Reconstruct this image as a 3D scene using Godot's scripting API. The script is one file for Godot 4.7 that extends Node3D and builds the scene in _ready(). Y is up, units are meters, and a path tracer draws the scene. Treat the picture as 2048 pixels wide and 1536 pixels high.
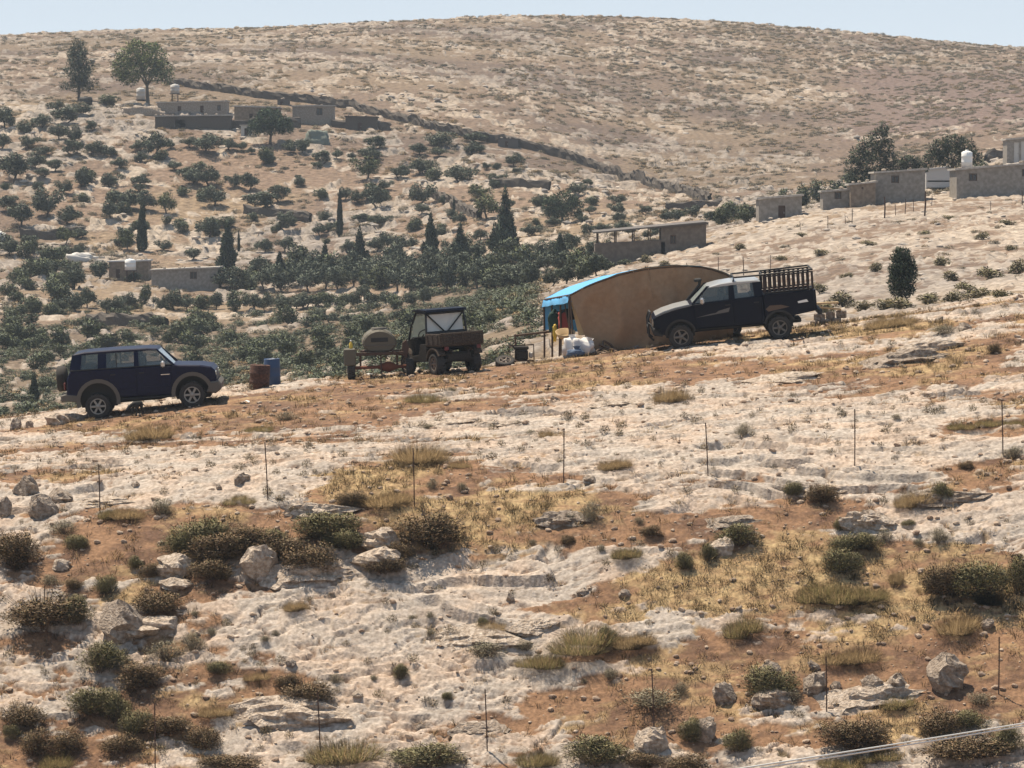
extends Node3D
# A rocky hillside with parked vehicles and a tent; behind it a valley with olive trees and a bare hill.
# The camera stands at the origin of the survey: x to the right, d metres ahead (world z = -d), y up.

const F := 7000.0          # focal length of the survey in photograph pixels
const CX := 1024.0
const HY := 402.0          # row of the eye level

# survey of the land: distance d, then the row where the ground lies for nine bearings (columns 0, 256 ... 2048)
const SURVEY := [
	[70.0, 2060, 2050, 2040, 2027, 2015, 2000, 1985, 1965, 1945],
	[78.6, 1555, 1543, 1532, 1520, 1503, 1475, 1450, 1425, 1400],
	[87.5, 1048, 1026, 1004, 990, 978, 960, 947, 932, 905],
	[96.0, 905, 888, 868, 852, 838, 822, 800, 778, 750],
	[102.0, 858, 829, 800, 782, 765, 735, 712, 690, 655],
	[107.0, 838, 805, 772, 754, 734, 701, 675, 645, 610],
	[112.0, 838, 805, 772, 752, 730, 689, 660, 630, 590],
	[116.0, 845, 811, 777, 757, 733, 688, 658, 628, 588],
	[125.0, 885, 850, 815, 790, 757, 705, 668, 628, 594],
	[150.0, 905, 870, 835, 780, 702, 655, 640, 610, 578],
	[200.0, 845, 822, 800, 725, 632, 578, 560, 520, 500],
	[240.0, 795, 775, 755, 690, 603, 530, 488, 452, 432],
	[275.0, 740, 725, 708, 660, 588, 500, 436, 405, 388],
	[300.0, 692, 680, 668, 630, 570, 490, 432, 398, 368],
	[340.0, 605, 605, 602, 580, 520, 470, 425, 392, 335],
	[385.0, 500, 510, 512, 490, 440, 425, 405, 372, 322],
	[420.0, 350, 362, 378, 372, 355, 375, 370, 350, 305],
	[445.0, 255, 258, 270, 285, 298, 338, 340, 325, 285],
	[480.0, 190, 195, 205, 215, 236, 284, 292, 285, 255],
	[560.0, 120, 115, 110, 120, 140, 170, 190, 195, 180],
	[620.0, 90, 83, 78, 72, 82, 98, 112, 125, 130],
	[690.0, 73, 64, 58, 45, 34, 37, 52, 75, 98],
	[760.0, 95, 88, 80, 68, 60, 62, 75, 95, 120],
	[950.0, 200, 200, 190, 185, 180, 180, 190, 200, 210],
	[1600.0, 330, 330, 330, 330, 330, 330, 330, 330, 330],
	[3500.0, 402, 402, 402, 402, 402, 402, 402, 402, 402]]
# ground close by, under and in front of the viewer: distance and height
const NEAR := [[1.0, -1.7], [6.0, -3.2], [20.0, -9.0], [40.0, -16.5], [58.0, -18.8]]
const COLS := 13           # bearings -512 ... 2560, every 256 columns
const COL0 := -512.0

var knot_d := PackedFloat64Array()
var knot_h: Array[PackedFloat64Array] = []
var n_mask: FastNoiseLite
var n_edge: FastNoiseLite
var n_ledge: FastNoiseLite
var n_micro: FastNoiseLite
var n_tint: FastNoiseLite
var n_crack: FastNoiseLite
var n_far: FastNoiseLite
var n_farled: FastNoiseLite
var patches: Array[PackedFloat64Array] = []
var active: Array[PackedFloat64Array] = []
var out_color := Color()
var M := {}
var rng := RandomNumberGenerator.new()
var counts := {}

func noise(sd: int, freq: float, oct: int, kind := FastNoiseLite.TYPE_SIMPLEX_SMOOTH) -> FastNoiseLite:
	var n := FastNoiseLite.new()
	n.seed = sd
	n.noise_type = kind
	n.frequency = freq
	n.fractal_type = FastNoiseLite.FRACTAL_FBM if oct > 1 else FastNoiseLite.FRACTAL_NONE
	n.fractal_octaves = oct
	return n

# ------------------------------------------------------------------ the land
func prepare_land() -> void:
	for e in NEAR:
		var a := PackedFloat64Array()
		for c in COLS:
			a.append(e[1])
		knot_d.append(e[0])
		knot_h.append(a)
	for e in SURVEY:
		var a := PackedFloat64Array()
		var d: float = e[0]
		for c in COLS:
			var k := c - 2
			var row: float
			if k < 0:
				row = e[1] + (float(e[1]) - float(e[2])) * 0.5 * (-k)
			elif k > 8:
				row = e[9] + (float(e[9]) - float(e[8])) * 0.5 * (k - 8)
			else:
				row = e[k + 1]
			a.append((HY - row) / F * d)
		knot_d.append(d)
		knot_h.append(a)
	n_mask = noise(11, 0.2, 4)
	n_edge = noise(12, 1.3, 3)
	n_ledge = noise(13, 0.16, 4)
	n_micro = noise(14, 2.6, 4)
	n_tint = noise(15, 0.5, 4)
	n_crack = noise(16, 0.55, 3)
	n_far = noise(17, 0.03, 5)
	n_farled = noise(18, 0.02, 4)

func row_heights(d: float) -> PackedFloat64Array:
	var n := knot_d.size()
	var i := knot_d.bsearch(d) - 1
	i = clampi(i, 0, n - 2)
	var i0 := maxi(i - 1, 0)
	var i3 := mini(i + 2, n - 1)
	var d1 := knot_d[i]
	var d2 := knot_d[i + 1]
	var t := clampf((d - d1) / (d2 - d1), 0.0, 1.0)
	var t2 := t * t
	var t3 := t2 * t
	var a := PackedFloat64Array()
	a.resize(COLS)
	for c in COLS:
		var h1 := knot_h[i][c]
		var h2 := knot_h[i + 1][c]
		var s := (h2 - h1) / (d2 - d1)
		var m1 := s
		var m2 := s
		if i0 < i:
			var sa := (h1 - knot_h[i0][c]) / (d1 - knot_d[i0])
			m1 = (sa * (d2 - d1) + s * (d1 - knot_d[i0])) / (d2 - knot_d[i0])
		if i3 > i + 1:
			var sb := (knot_h[i3][c] - h2) / (knot_d[i3] - d2)
			m2 = (s * (knot_d[i3] - d2) + sb * (d2 - d1)) / (knot_d[i3] - d1)
		var w := d2 - d1
		a[c] = h1 * (2.0 * t3 - 3.0 * t2 + 1.0) + m1 * w * (t3 - 2.0 * t2 + t) + h2 * (3.0 * t2 - 2.0 * t3) + m2 * w * (t3 - t2)
	return a

func across(a: PackedFloat64Array, col: float) -> float:
	var f := clampf((col - COL0) / 256.0, 0.0, COLS - 1.001)
	var k := int(f)
	var t := f - k
	var p0 := a[maxi(k - 1, 0)]
	var p1 := a[k]
	var p2 := a[k + 1]
	var p3 := a[mini(k + 2, COLS - 1)]
	return p1 + 0.5 * t * (p2 - p0 + t * (2.0 * p0 - 5.0 * p1 + 4.0 * p2 - p3 + t * (3.0 * (p1 - p2) + p3 - p0)))

func base_height(x: float, d: float) -> float:
	return across(row_heights(d), CX + F * x / d)

# relief and colour of the near slope: pale limestone pavement, brown soil, straw
func near_relief(x: float, d: float) -> float:
	var m := n_mask.get_noise_2d(x * 0.4, d + x * 0.12) * 1.0 + 0.03
	var straw := n_tint.get_noise_2d(x * 0.5 + 40.0, d) * 0.8 - 0.24
	for p in active:
		var dx := (x - p[0]) * p[2]
		var dy := (d - p[1]) * p[3]
		var q := dx * dx + dy * dy
		if q < 2.2:
			var g := exp(-q * 1.3) * p[5] * 0.8
			if p[4] < 0.5:
				m += g
			else:
				m -= g
				if p[4] > 1.5:
					straw += g * 1.4
	var e := n_edge.get_noise_2d(x * 0.5, d * 1.15)
	var mi := n_micro.get_noise_2d(x * 0.45, d * 1.25)
	m += 0.34 * e + 0.26 * mi
	var rock := smoothstep(-0.045, 0.045, m)
	var ln := n_ledge.get_noise_2d(x * 0.32, d)
	var t := d * 0.62 - x * 0.035 + ln * 4.0 + e * 0.12
	var ft := t - floorf(t)
	var saw := smoothstep(0.88, 0.97, ft) - ft
	var t2 := d * 1.7 - x * 0.12 + ln * 3.5 + e * 1.1
	var ft2 := t2 - floorf(t2)
	var saw2 := smoothstep(0.84, 0.97, ft2) - ft2
	var t3 := d * 2.6 - x * 0.22 + ln * 5.0 + e * 0.8 + mi * 0.3
	var ft3 := t3 - floorf(t3)
	var saw3 := smoothstep(0.80, 0.95, ft3) - ft3
	var ci := absf(n_crack.get_noise_2d(x * 0.35 + 7.0, d * 1.4 + x * 0.1))
	var crack := 1.0 - smoothstep(0.0, 0.03, ci)
	var c2 := absf(n_edge.get_noise_2d(x * 0.2 + 5.0, d * 1.35 - x * 0.11))
	var fine := (1.0 - smoothstep(0.012, 0.05, c2)) * smoothstep(-0.25, 0.1, n_crack.get_noise_2d(x * 0.5 + 60.0, d * 0.9))
	var an := n_tint.get_noise_2d(x * 0.35, d * 0.4 + 90.0)
	var big := smoothstep(0.02, 0.3, an)
	var small := smoothstep(-0.3, 0.12, -an)
	var h := rock * (0.09 + 0.24 * saw * big + 0.09 * saw2 * small + 0.05 * saw3 - 0.12 * crack - 0.04 * fine + 0.012 * mi + 0.012 * e) + (1.0 - rock) * (0.03 * mi + 0.04 * e)
	# colour
	var tn := n_tint.get_noise_2d(x * 0.8, d * 1.1)
	var lich := smoothstep(0.0, 0.4, n_edge.get_noise_2d(x * 0.4 + 31.0, d * 0.8 + 12.0) + 0.6 * mi)
	var rk := Color(0.585, 0.475, 0.385).lerp(Color(0.51, 0.45, 0.39), clampf(0.5 + tn * 1.3, 0.0, 1.0))
	rk = rk.lerp(Color(0.36, 0.315, 0.275), lich * 0.6)
	rk = rk.lerp(Color(0.46, 0.29, 0.17), smoothstep(0.1, 0.45, -tn + 0.5 * e) * 0.16)
	var so := Color(0.30, 0.17, 0.092).lerp(Color(0.16, 0.086, 0.048), clampf(0.45 + tn * 1.5 + mi * 1.3 + e * 0.5, 0.0, 1.0))
	var st := smoothstep(-0.2, 0.22, straw + 0.5 * mi + 0.35 * e)
	so = so.lerp(Color(0.55, 0.405, 0.21).lerp(Color(0.40, 0.265, 0.135), clampf(0.5 + mi * 1.8, 0.0, 1.0)), st * 0.9)
	# rock blends towards the soil colour along the cracks
	rk = rk.lerp(so, maxf(crack, fine) * 0.7)
	out_color = so.lerp(rk, rock)
	return h

# relief and colour of the valley and the hills beyond
func far_relief(x: float, d: float) -> float:
	var col := CX + F * x / d
	var right := smoothstep(1020.0, 1180.0, col) * (1.0 - smoothstep(285.0, 320.0, d))
	var wall_d := 470.0 - 52.0 * smoothstep(200.0, 1420.0, col)
	var bare := smoothstep(wall_d - 4.0, wall_d + 4.0, d) * (1.0 - right)
	var s := 1.0 if right < 0.5 else 2.2
	var e := n_edge.get_noise_2d(x * 0.28 * s, d * 0.16 * s)
	var m := n_far.get_noise_2d(x * 0.9 * s, d * 0.75 * s) * 0.75 + 0.7 * e
	m += n_far.get_noise_2d(x * 4.2 * s, d * 2.6 * s) * 1.0
	m += -0.2 * bare - 0.02 * (1.0 - bare) + 0.2 * right
	m -= 0.3 * smoothstep(1450.0, 1800.0, col) * smoothstep(410.0, 450.0, d) * (1.0 - smoothstep(585.0, 640.0, d))
	m -= 0.5 * (1.0 - smoothstep(295.0, 345.0, d)) * (1.0 - right)
	var rock := smoothstep(-0.06, 0.12, m)
	var ln := n_farled.get_noise_2d(x * 0.5 * s, d * s)
	var period := 0.20 * s
	var t := d * period + ln * 5.0 + e * 0.4
	var ft := t - floorf(t)
	var saw := smoothstep(0.8, 1.0, ft) - ft
	var h := rock * (0.25 + 0.75 * saw + 0.35 * e) / (s if right < 0.5 else 3.4) + 0.12 * e
	h += n_far.get_noise_2d(x * 0.35 + 50.0, d * 0.35) * 0.3 * smoothstep(300.0, 380.0, d)
	var tn := n_far.get_noise_2d(x * 0.7 + 300.0, d * 0.5)
	var rk := Color(0.50, 0.42, 0.34).lerp(Color(0.35, 0.305, 0.265), clampf(0.35 + tn * 1.5 + e * 0.8, 0.0, 1.0))
	var so := Color(0.26, 0.18, 0.122).lerp(Color(0.18, 0.124, 0.09), clampf(0.5 + tn * 2.0 + e * 0.7, 0.0, 1.0))
	var dry := smoothstep(-0.05, 0.3, n_far.get_noise_2d(x * 0.5 + 90.0, d * 0.4 + 20.0) + 0.25 * e)
	so = so.lerp(Color(0.34, 0.25, 0.155), dry * (0.7 - 0.2 * bare))
	so = so.lerp(Color(0.19, 0.14, 0.088), 0.7 * (1.0 - smoothstep(295.0, 345.0, d)) * (1.0 - right))
	so = so * (1.0 - 0.16 * bare)
	var heath := smoothstep(1560.0, 1800.0, col + e * 140.0) * smoothstep(470.0, 500.0, d + e * 20.0) * (1.0 - smoothstep(585.0, 630.0, d + tn * 60.0))
	so = so.lerp(Color(0.20, 0.135, 0.115), heath * 0.8)
	rk = rk.lerp(so, 0.22 * bare)
	out_color = so.lerp(rk, rock)
	return h

func ground_y(x: float, d: float) -> float:
	return base_height(x, d) + (near_relief(x, d) if d < 117.0 else far_relief(x, d))

func at(x: float, d: float) -> Vector3:
	return Vector3(x, ground_y(x, d), -d)

# the spot on the land that a surveyor at the camera sights at a column and row, starting at distance d0
func sight(col: float, row: float, d0 := 74.0, d1 := 700.0) -> Vector3:
	var d := d0
	var k := (HY - row) / F
	var step := 0.25
	while d < d1:
		var x := (col - CX) / F * d
		if base_height(x, d) >= k * d - 0.02:
			break
		step = 0.25 if d < 120.0 else 1.0
		d += step
	return at((col - CX) / F * d, d)

func land_mesh(dist: PackedFloat64Array, cols: PackedFloat64Array) -> ArrayMesh:
	var nr := dist.size()
	var nc := cols.size()
	var pos := PackedVector3Array()
	var nor := PackedVector3Array()
	var clr := PackedColorArray()
	pos.resize(nr * nc)
	nor.resize(nr * nc)
	clr.resize(nr * nc)
	for r in nr:
		var d := dist[r]
		var hs := row_heights(d)
		active.clear()
		for p in patches:
			if absf(d - p[1]) * p[3] < 1.49:
				active.append(p)
		for c in nc:
			var x := (cols[c] - CX) / F * d
			var h := across(hs, cols[c])
			if d < 60.0:
				h += 0.3 * n_mask.get_noise_2d(x, d)
				out_color = Color(0.34, 0.22, 0.13)
			elif d <= 116.0:
				h += near_relief(x, d)
			elif d < 118.5:
				var k := (d - 116.0) / 2.5
				var ha := near_relief(x, d)
				var ca := out_color
				var hb := far_relief(x, d)
				h += lerpf(ha, hb, k)
				out_color = ca.lerp(out_color, k)
			else:
				h += far_relief(x, d)
			pos[r * nc + c] = Vector3(x, h, -d)
			clr[r * nc + c] = out_color
	active = patches.duplicate()
	for r in nr:
		for c in nc:
			var a := pos[r * nc + mini(c + 1, nc - 1)] - pos[r * nc + maxi(c - 1, 0)]
			var b := pos[mini(r + 1, nr - 1) * nc + c] - pos[maxi(r - 1, 0) * nc + c]
			nor[r * nc + c] = a.cross(b).normalized()
	var idx := PackedInt32Array()
	idx.resize((nr - 1) * (nc - 1) * 6)
	var k := 0
	for r in nr - 1:
		for c in nc - 1:
			var a := r * nc + c
			idx[k] = a
			idx[k + 1] = a + nc
			idx[k + 2] = a + 1
			idx[k + 3] = a + 1
			idx[k + 4] = a + nc
			idx[k + 5] = a + nc + 1
			k += 6
	var arr := []
	arr.resize(Mesh.ARRAY_MAX)
	arr[Mesh.ARRAY_VERTEX] = pos
	arr[Mesh.ARRAY_NORMAL] = nor
	arr[Mesh.ARRAY_COLOR] = clr
	arr[Mesh.ARRAY_INDEX] = idx
	var m := ArrayMesh.new()
	m.add_surface_from_arrays(Mesh.PRIMITIVE_TRIANGLES, arr)
	return m

func spread_rows(list: Array) -> PackedFloat64Array:
	var a := PackedFloat64Array()
	for e in list:
		var d: float = e[0]
		while d < e[1] - 0.001:
			a.append(d)
			d += e[2]
	a.append(list[-1][1])
	return a

func build_land() -> void:
	# patches of rock (0), soil (1) and straw (2): column, row, half width, half height, kind, strength
	var list := [
		[290, 828, 190, 18, 1, 1.0], [870, 765, 430, 26, 1, .7], [560, 803, 230, 22, 1, .6], [180, 868, 260, 24, 1, .45], [1250, 722, 180, 14, 1, .5], [1470, 725, 260, 24, 1, .4], [1820, 742, 170, 16, 2, .5], [1700, 655, 300, 22, 2, .45], [1950, 640, 130, 16, 0, .4],
		[480, 915, 420, 42, 0, .55], [1000, 855, 320, 48, 0, .7], [1280, 900, 320, 60, 0, .7], [1650, 850, 260, 46, 0, .6], [1900, 790, 200, 40, 0, .5], [1430, 965, 150, 24, 1, .6], [1640, 938, 230, 22, 1, .6], [1880, 948, 190, 20, 1, .6], [1600, 1035, 170, 24, 1, .5],
		[950, 1035, 200, 44, 2, .75], [1500, 1180, 280, 62, 2, .9], [1100, 1010, 200, 24, 2, .4], [740, 962, 160, 34, 2, .7], [1850, 1215, 220, 50, 2, .6], [1560, 1330, 560, 56, 1, .85], [1150, 1205, 260, 28, 1, .6], [1950, 1330, 200, 60, 1, .7],
		[1230, 1130, 190, 40, 0, .6], [1850, 1055, 230, 46, 0, .7], [1380, 1005, 170, 38, 0, .5], [690, 1235, 340, 84, 0, .8], [480, 1290, 140, 50, 0, .5], [800, 1345, 260, 56, 0, .6], [1030, 1440, 330, 58, 0, .45], [560, 1475, 170, 46, 0, .7],
		[70, 1165, 180, 44, 1, .7], [60, 1300, 110, 44, 1, .7], [220, 1125, 140, 30, 1, .5], [330, 1430, 120, 34, 1, .5], [510, 1398, 70, 20, 1, .5], [380, 1192, 160, 14, 1, .5], [620, 1178, 210, 12, 1, .5], [1750, 1470, 320, 40, 1, .5], [1080, 1340, 200, 24, 1, .6], [960, 1265, 200, 16, 1, .4], [1600, 1440, 120, 18, 0, .5], [100, 1400, 160, 40, 0, .4], [1800, 940, 60, 10, 0, .4]]
	for e in list:
		var p := sight(e[0], e[1])
		var d := -p.z
		var q := sight(e[0], e[1] - 12.0)
		var per_m := 12.0 / maxf(-q.z - d, 0.12)
		patches.append(PackedFloat64Array([p.x, d, F / d / e[2], per_m / e[3], e[4], e[5]]))
	var cols := PackedFloat64Array()
	var c := -9000.0
	while c < 11100.0:
		cols.append(c)
		var off := maxf(0.0, maxf(-110.0 - c, c - 2160.0))
		c += 2.5 + off * 0.16
	var near_rows := spread_rows([[1.0, 60.0, 3.0], [60.0, 74.0, 0.35], [74.0, 88.0, 0.05], [88.0, 99.0, 0.055], [99.0, 111.0, 0.09], [111.0, 117.25, 0.25]])
	var far_rows := spread_rows([[117.25, 130.0, 0.8], [130.0, 300.0, 1.2], [300.0, 380.0, 0.8], [380.0, 460.0, 0.55], [460.0, 700.0, 1.1], [700.0, 900.0, 12.0], [900.0, 3500.0, 200.0]])
	var g := MeshInstance3D.new()
	g.name = "ground"
	g.mesh = land_mesh(near_rows, cols)
	g.material_override = M.ground
	g.set_meta("kind", "structure")
	add_child(g)
	var h := MeshInstance3D.new()
	h.name = "hills"
	h.mesh = land_mesh(far_rows, cols)
	h.material_override = M.hill
	h.set_meta("kind", "structure")
	add_child(h)

# ------------------------------------------------------------------ materials
func srgb(r: float, g: float, b: float) -> Color:
	return Color(r, g, b).linear_to_srgb()

func mat(key: String, c: Color, rough := 0.9, metal := 0.0) -> StandardMaterial3D:
	var m := StandardMaterial3D.new()
	m.albedo_color = c.linear_to_srgb()      # given as a linear base colour
	m.roughness = rough
	m.metallic = metal
	M[key] = m
	return m

func grain(sd: int, freq: float, lo: Color, hi: Color, oct := 5, size := 512) -> NoiseTexture2D:
	var t := NoiseTexture2D.new()
	t.width = size
	t.height = size
	t.seamless = true
	t.noise = noise(sd, freq, oct)
	var g := Gradient.new()
	g.set_color(0, lo)
	g.set_color(1, hi)
	g.set_offset(0, 0.15)
	g.set_offset(1, 0.85)
	t.color_ramp = g
	return t

func bump(sd: int, freq: float, strength: float, size := 512) -> NoiseTexture2D:
	var t := NoiseTexture2D.new()
	t.width = size
	t.height = size
	t.seamless = true
	t.as_normal_map = true
	t.bump_strength = strength
	t.noise = noise(sd, freq, 5)
	return t

func world_grain(m: StandardMaterial3D, tex: Texture2D, scale: float, nrm: Texture2D = null, depth := 1.0, own := false) -> void:
	m.albedo_texture = tex
	m.uv1_triplanar = true
	m.uv1_world_triplanar = not own
	m.uv1_scale = Vector3.ONE * scale
	if nrm:
		m.normal_enabled = true
		m.normal_texture = nrm
		m.normal_scale = depth

func make_materials() -> void:
	var m := mat("ground", Color.WHITE, 0.95)
	m.vertex_color_use_as_albedo = true
	world_grain(m, grain(1, 0.03, Color(0.72, 0.70, 0.68), Color(1, 1, 1)), 0.45, bump(2, 0.05, 8.0), 0.5)
	m = mat("hill", Color.WHITE, 0.95)
	m.vertex_color_use_as_albedo = true
	world_grain(m, grain(3, 0.03, Color(0.70, 0.68, 0.66), Color(1, 1, 1)), 0.06, bump(4, 0.03, 10.0), 1.0)
	m = mat("leaf", Color.WHITE, 0.8)
	m.vertex_color_use_as_albedo = true
	m.backlight = Color(0.5, 0.5, 0.36)
	m = mat("straw", Color.WHITE, 0.85)
	m.vertex_color_use_as_albedo = true
	m.backlight = Color(0.4, 0.38, 0.3)
	mat("bark", Color(0.09, 0.07, 0.055), 0.95)
	mat("twig", Color(0.13, 0.09, 0.06), 0.95)
	m = mat("chip", Color.WHITE, 0.95)
	m.vertex_color_use_as_albedo = true
	m = mat("boulder", Color(0.60, 0.51, 0.42), 0.95)
	world_grain(m, grain(5, 0.015, Color(0.62, 0.58, 0.54), Color(1, 1, 1)), 0.9, bump(6, 0.03, 16.0), 1.2)
	m = mat("grey_boulder", Color(0.44, 0.37, 0.305), 0.95)
	world_grain(m, grain(7, 0.015, Color(0.6, 0.56, 0.52), Color(1, 1, 1)), 0.9, M.boulder.normal_texture, 1.2)
	m = mat("navy", Color(0.004, 0.006, 0.034), 0.42)
	m.metallic_specular = 0.25
	m.clearcoat_enabled = true
	m.clearcoat = 0.12
	m.clearcoat_roughness = 0.25
	world_grain(m, grain(8, 0.02, Color(0.8, 0.8, 0.8), Color(1, 1, 1)), 0.8, null, 1.0, true)
	m = mat("black_paint", Color(0.003, 0.0045, 0.013), 0.5)
	m.metallic_specular = 0.2
	m.clearcoat_enabled = true
	m.clearcoat = 0.1
	m.clearcoat_roughness = 0.35
	m = mat("dusty_glare_paint", Color(0.36, 0.37, 0.37), 0.4)  # pale base colour: dust, with the sky glare on bonnet and roof painted in
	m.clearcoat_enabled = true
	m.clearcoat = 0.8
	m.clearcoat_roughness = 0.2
	mat("rubber", Color(0.035, 0.031, 0.028), 0.9)
	mat("dark", Color(0.016, 0.015, 0.015), 0.7)
	mat("cloth_dark", Color(0.022, 0.022, 0.024), 0.95)
	mat("rim", Color(0.34, 0.31, 0.27), 0.5, 0.3)
	mat("rim_dark", Color(0.17, 0.145, 0.12), 0.6, 0.2)
	mat("rim_mud", Color(0.16, 0.125, 0.10), 0.8)
	mat("tan_trim", Color(0.105, 0.092, 0.076), 0.75)
	mat("chrome", Color(0.55, 0.55, 0.55), 0.25, 0.8)
	m = mat("lamp", Color(0.62, 0.60, 0.52), 0.12)
	m = mat("red_glass", Color(0.12, 0.012, 0.01), 0.3)
	m = mat("glass", Color(0.10, 0.13, 0.12), 0.05)
	m.albedo_color.a = 0.28
	m.transparency = BaseMaterial3D.TRANSPARENCY_ALPHA
	m = mat("dusty_glass", Color(0.52, 0.58, 0.56), 0.15)
	m.albedo_color.a = 0.45
	m.transparency = BaseMaterial3D.TRANSPARENCY_ALPHA
	m = mat("film", Color(0.75, 0.74, 0.70), 0.6)
	m.albedo_color.a = 0.62
	m.transparency = BaseMaterial3D.TRANSPARENCY_ALPHA
	m.backlight = Color(0.9, 0.9, 0.86)
	mat("decal", Color(0.10, 0.095, 0.09), 0.5)
	mat("rust_decal", Color(0.09, 0.055, 0.035), 0.6)
	mat("white_paint", Color(0.78, 0.77, 0.74), 0.6)
	m = mat("mud", Color(0.115, 0.08, 0.056), 0.9)
	world_grain(m, grain(9, 0.03, Color(0.35, 0.33, 0.32), Color(1, 1, 1)), 1.6, null, 1.0, true)
	m = mat("mud_dark", Color(0.05, 0.04, 0.031), 0.85)
	world_grain(m, grain(10, 0.03, Color(0.4, 0.38, 0.36), Color(1, 1, 1)), 1.6, null, 1.0, true)
	mat("olive_tin", Color(0.105, 0.09, 0.062), 0.65)
	m = mat("rust", Color(0.17, 0.055, 0.03), 0.9)
	m = mat("rust_dark", Color(0.07, 0.038, 0.026), 0.9)
	m = mat("rust_drum", Color(0.13, 0.055, 0.035), 0.85)
	world_grain(m, grain(11, 0.02, Color(0.45, 0.4, 0.38), Color(1, 1, 1)), 1.2, null, 1.0, true)
	m = mat("blue_drum", Color(0.025, 0.055, 0.125), 0.55)
	mat("yellow", Color(0.65, 0.45, 0.06), 0.6)
	mat("tin", Color(0.35, 0.33, 0.30), 0.5, 0.5)
	m = mat("blue_tarp", Color(0.10, 0.37, 0.66), 0.5)
	m.backlight = Color(0.5, 0.6, 0.7)
	m = mat("sackcloth", Color(0.36, 0.225, 0.128), 0.95)
	m.backlight = Color(0.26, 0.2, 0.14)
	world_grain(m, grain(12, 0.03, Color(0.92, 0.915, 0.91), Color(1, 1, 1)), 0.3, bump(13, 0.08, 4.0), 0.4, true)
	m = mat("pale_cloth", Color(0.50, 0.36, 0.20), 0.95)
	m.backlight = Color(0.4, 0.35, 0.25)
	mat("green_cloth", Color(0.015, 0.045, 0.035), 0.9)
	mat("red_cloth", Color(0.33, 0.06, 0.05), 0.9)
	m = mat("white_sack", Color(0.60, 0.58, 0.56), 0.85)
	m.backlight = Color(0.35, 0.35, 0.35)
	mat("blue_sack", Color(0.07, 0.11, 0.18), 0.8)
	m = mat("dark_wood", Color(0.095, 0.062, 0.042), 0.9)
	mat("cable", Color(0.62, 0.61, 0.58), 0.5)
	mat("fur", Color(0.012, 0.011, 0.010), 0.8)
	m = mat("block", Color(0.30, 0.272, 0.238), 0.95)
	world_grain(m, grain(21, 0.012, Color(0.84, 0.83, 0.82), Color(1, 1, 1)), 0.35)
	m = mat("block_tan", Color(0.27, 0.21, 0.155), 0.95)
	world_grain(m, grain(22, 0.012, Color(0.82, 0.80, 0.78), Color(1, 1, 1)), 0.35)
	m = mat("block_stone", Color(0.36, 0.31, 0.26), 0.95)
	world_grain(m, grain(23, 0.03, Color(0.74, 0.72, 0.70), Color(1, 1, 1)), 0.35)
	m = mat("field_stone", Color(0.16, 0.135, 0.112), 0.95)
	world_grain(m, grain(24, 0.04, Color(0.55, 0.53, 0.51), Color(1, 1, 1)), 0.5)
	m = mat("concrete", Color(0.50, 0.46, 0.41), 0.9)
	world_grain(m, M.block.albedo_texture, 0.5)
	mat("pale_tin", Color(0.52, 0.50, 0.47), 0.7)
	mat("dark_tin", Color(0.10, 0.085, 0.075), 0.7)
	mat("green_grey", Color(0.15, 0.17, 0.14), 0.8)
	mat("dark_glass", Color(0.02, 0.022, 0.024), 0.15)
	mat("rack", Color(0.03, 0.018, 0.014), 0.85)
	m = mat("shed_wall", Color(0.19, 0.155, 0.125), 0.95)
	world_grain(m, M.block.albedo_texture, 0.35)

# ------------------------------------------------------------------ building blocks
func numbered(called: String) -> String:
	var k: int = counts.get(called, 0)
	counts[called] = k + 1
	return called if k == 0 else "%s_%03d" % [called, k]

func tag(o: Node3D, label: String, category: String, group := "") -> void:
	o.set_meta("label", label)
	o.set_meta("category", category)
	if group:
		o.set_meta("group", group)

func thing(called: String, label: String, category: String, group := "", where := Vector3.ZERO) -> Node3D:
	var o := Node3D.new()
	o.name = numbered(called)
	add_child(o)
	o.position = where
	tag(o, label, category, group)
	return o

func tool() -> SurfaceTool:
	var st := SurfaceTool.new()
	st.begin(Mesh.PRIMITIVE_TRIANGLES)
	return st

func made(st: SurfaceTool) -> ArrayMesh:
	st.generate_normals()
	return st.commit()

func hang(called: String, mesh: Mesh, m: Material, parent: Node, xf := Transform3D()) -> MeshInstance3D:
	var o := MeshInstance3D.new()
	o.name = called
	o.mesh = mesh
	o.material_override = m
	o.transform = xf
	parent.add_child(o, true)
	return o

func part(called: String, st: SurfaceTool, m: Material, parent: Node) -> MeshInstance3D:
	return hang(called, made(st), m, parent)

func lone(called: String, mesh: Mesh, m: Material, label: String, category: String, group := "", xf := Transform3D()) -> MeshInstance3D:
	var o := hang(numbered(called), mesh, m, self, xf)
	tag(o, label, category, group)
	return o

func copy(o: Node3D, called: String) -> Node3D:
	var c: Node3D = o.duplicate()
	c.name = numbered(called)
	add_child(c)
	return c

# a, b, c, d run counter-clockwise seen from outside
func quad(st: SurfaceTool, a: Vector3, b: Vector3, c: Vector3, d: Vector3) -> void:
	for p in [a, c, b, a, d, c]:
		st.add_vertex(p)

func tri(st: SurfaceTool, a: Vector3, b: Vector3, c: Vector3) -> void:
	for p in [a, c, b]:
		st.add_vertex(p)

# six-sided block: four bottom corners, then the four above them (counter-clockwise from above)
func hexa(st: SurfaceTool, p: Array) -> void:
	st.set_smooth_group(-1)
	quad(st, p[3], p[2], p[1], p[0])
	quad(st, p[4], p[5], p[6], p[7])
	for i in 4:
		var j := (i + 1) % 4
		quad(st, p[i], p[j], p[j + 4], p[i + 4])

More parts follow.
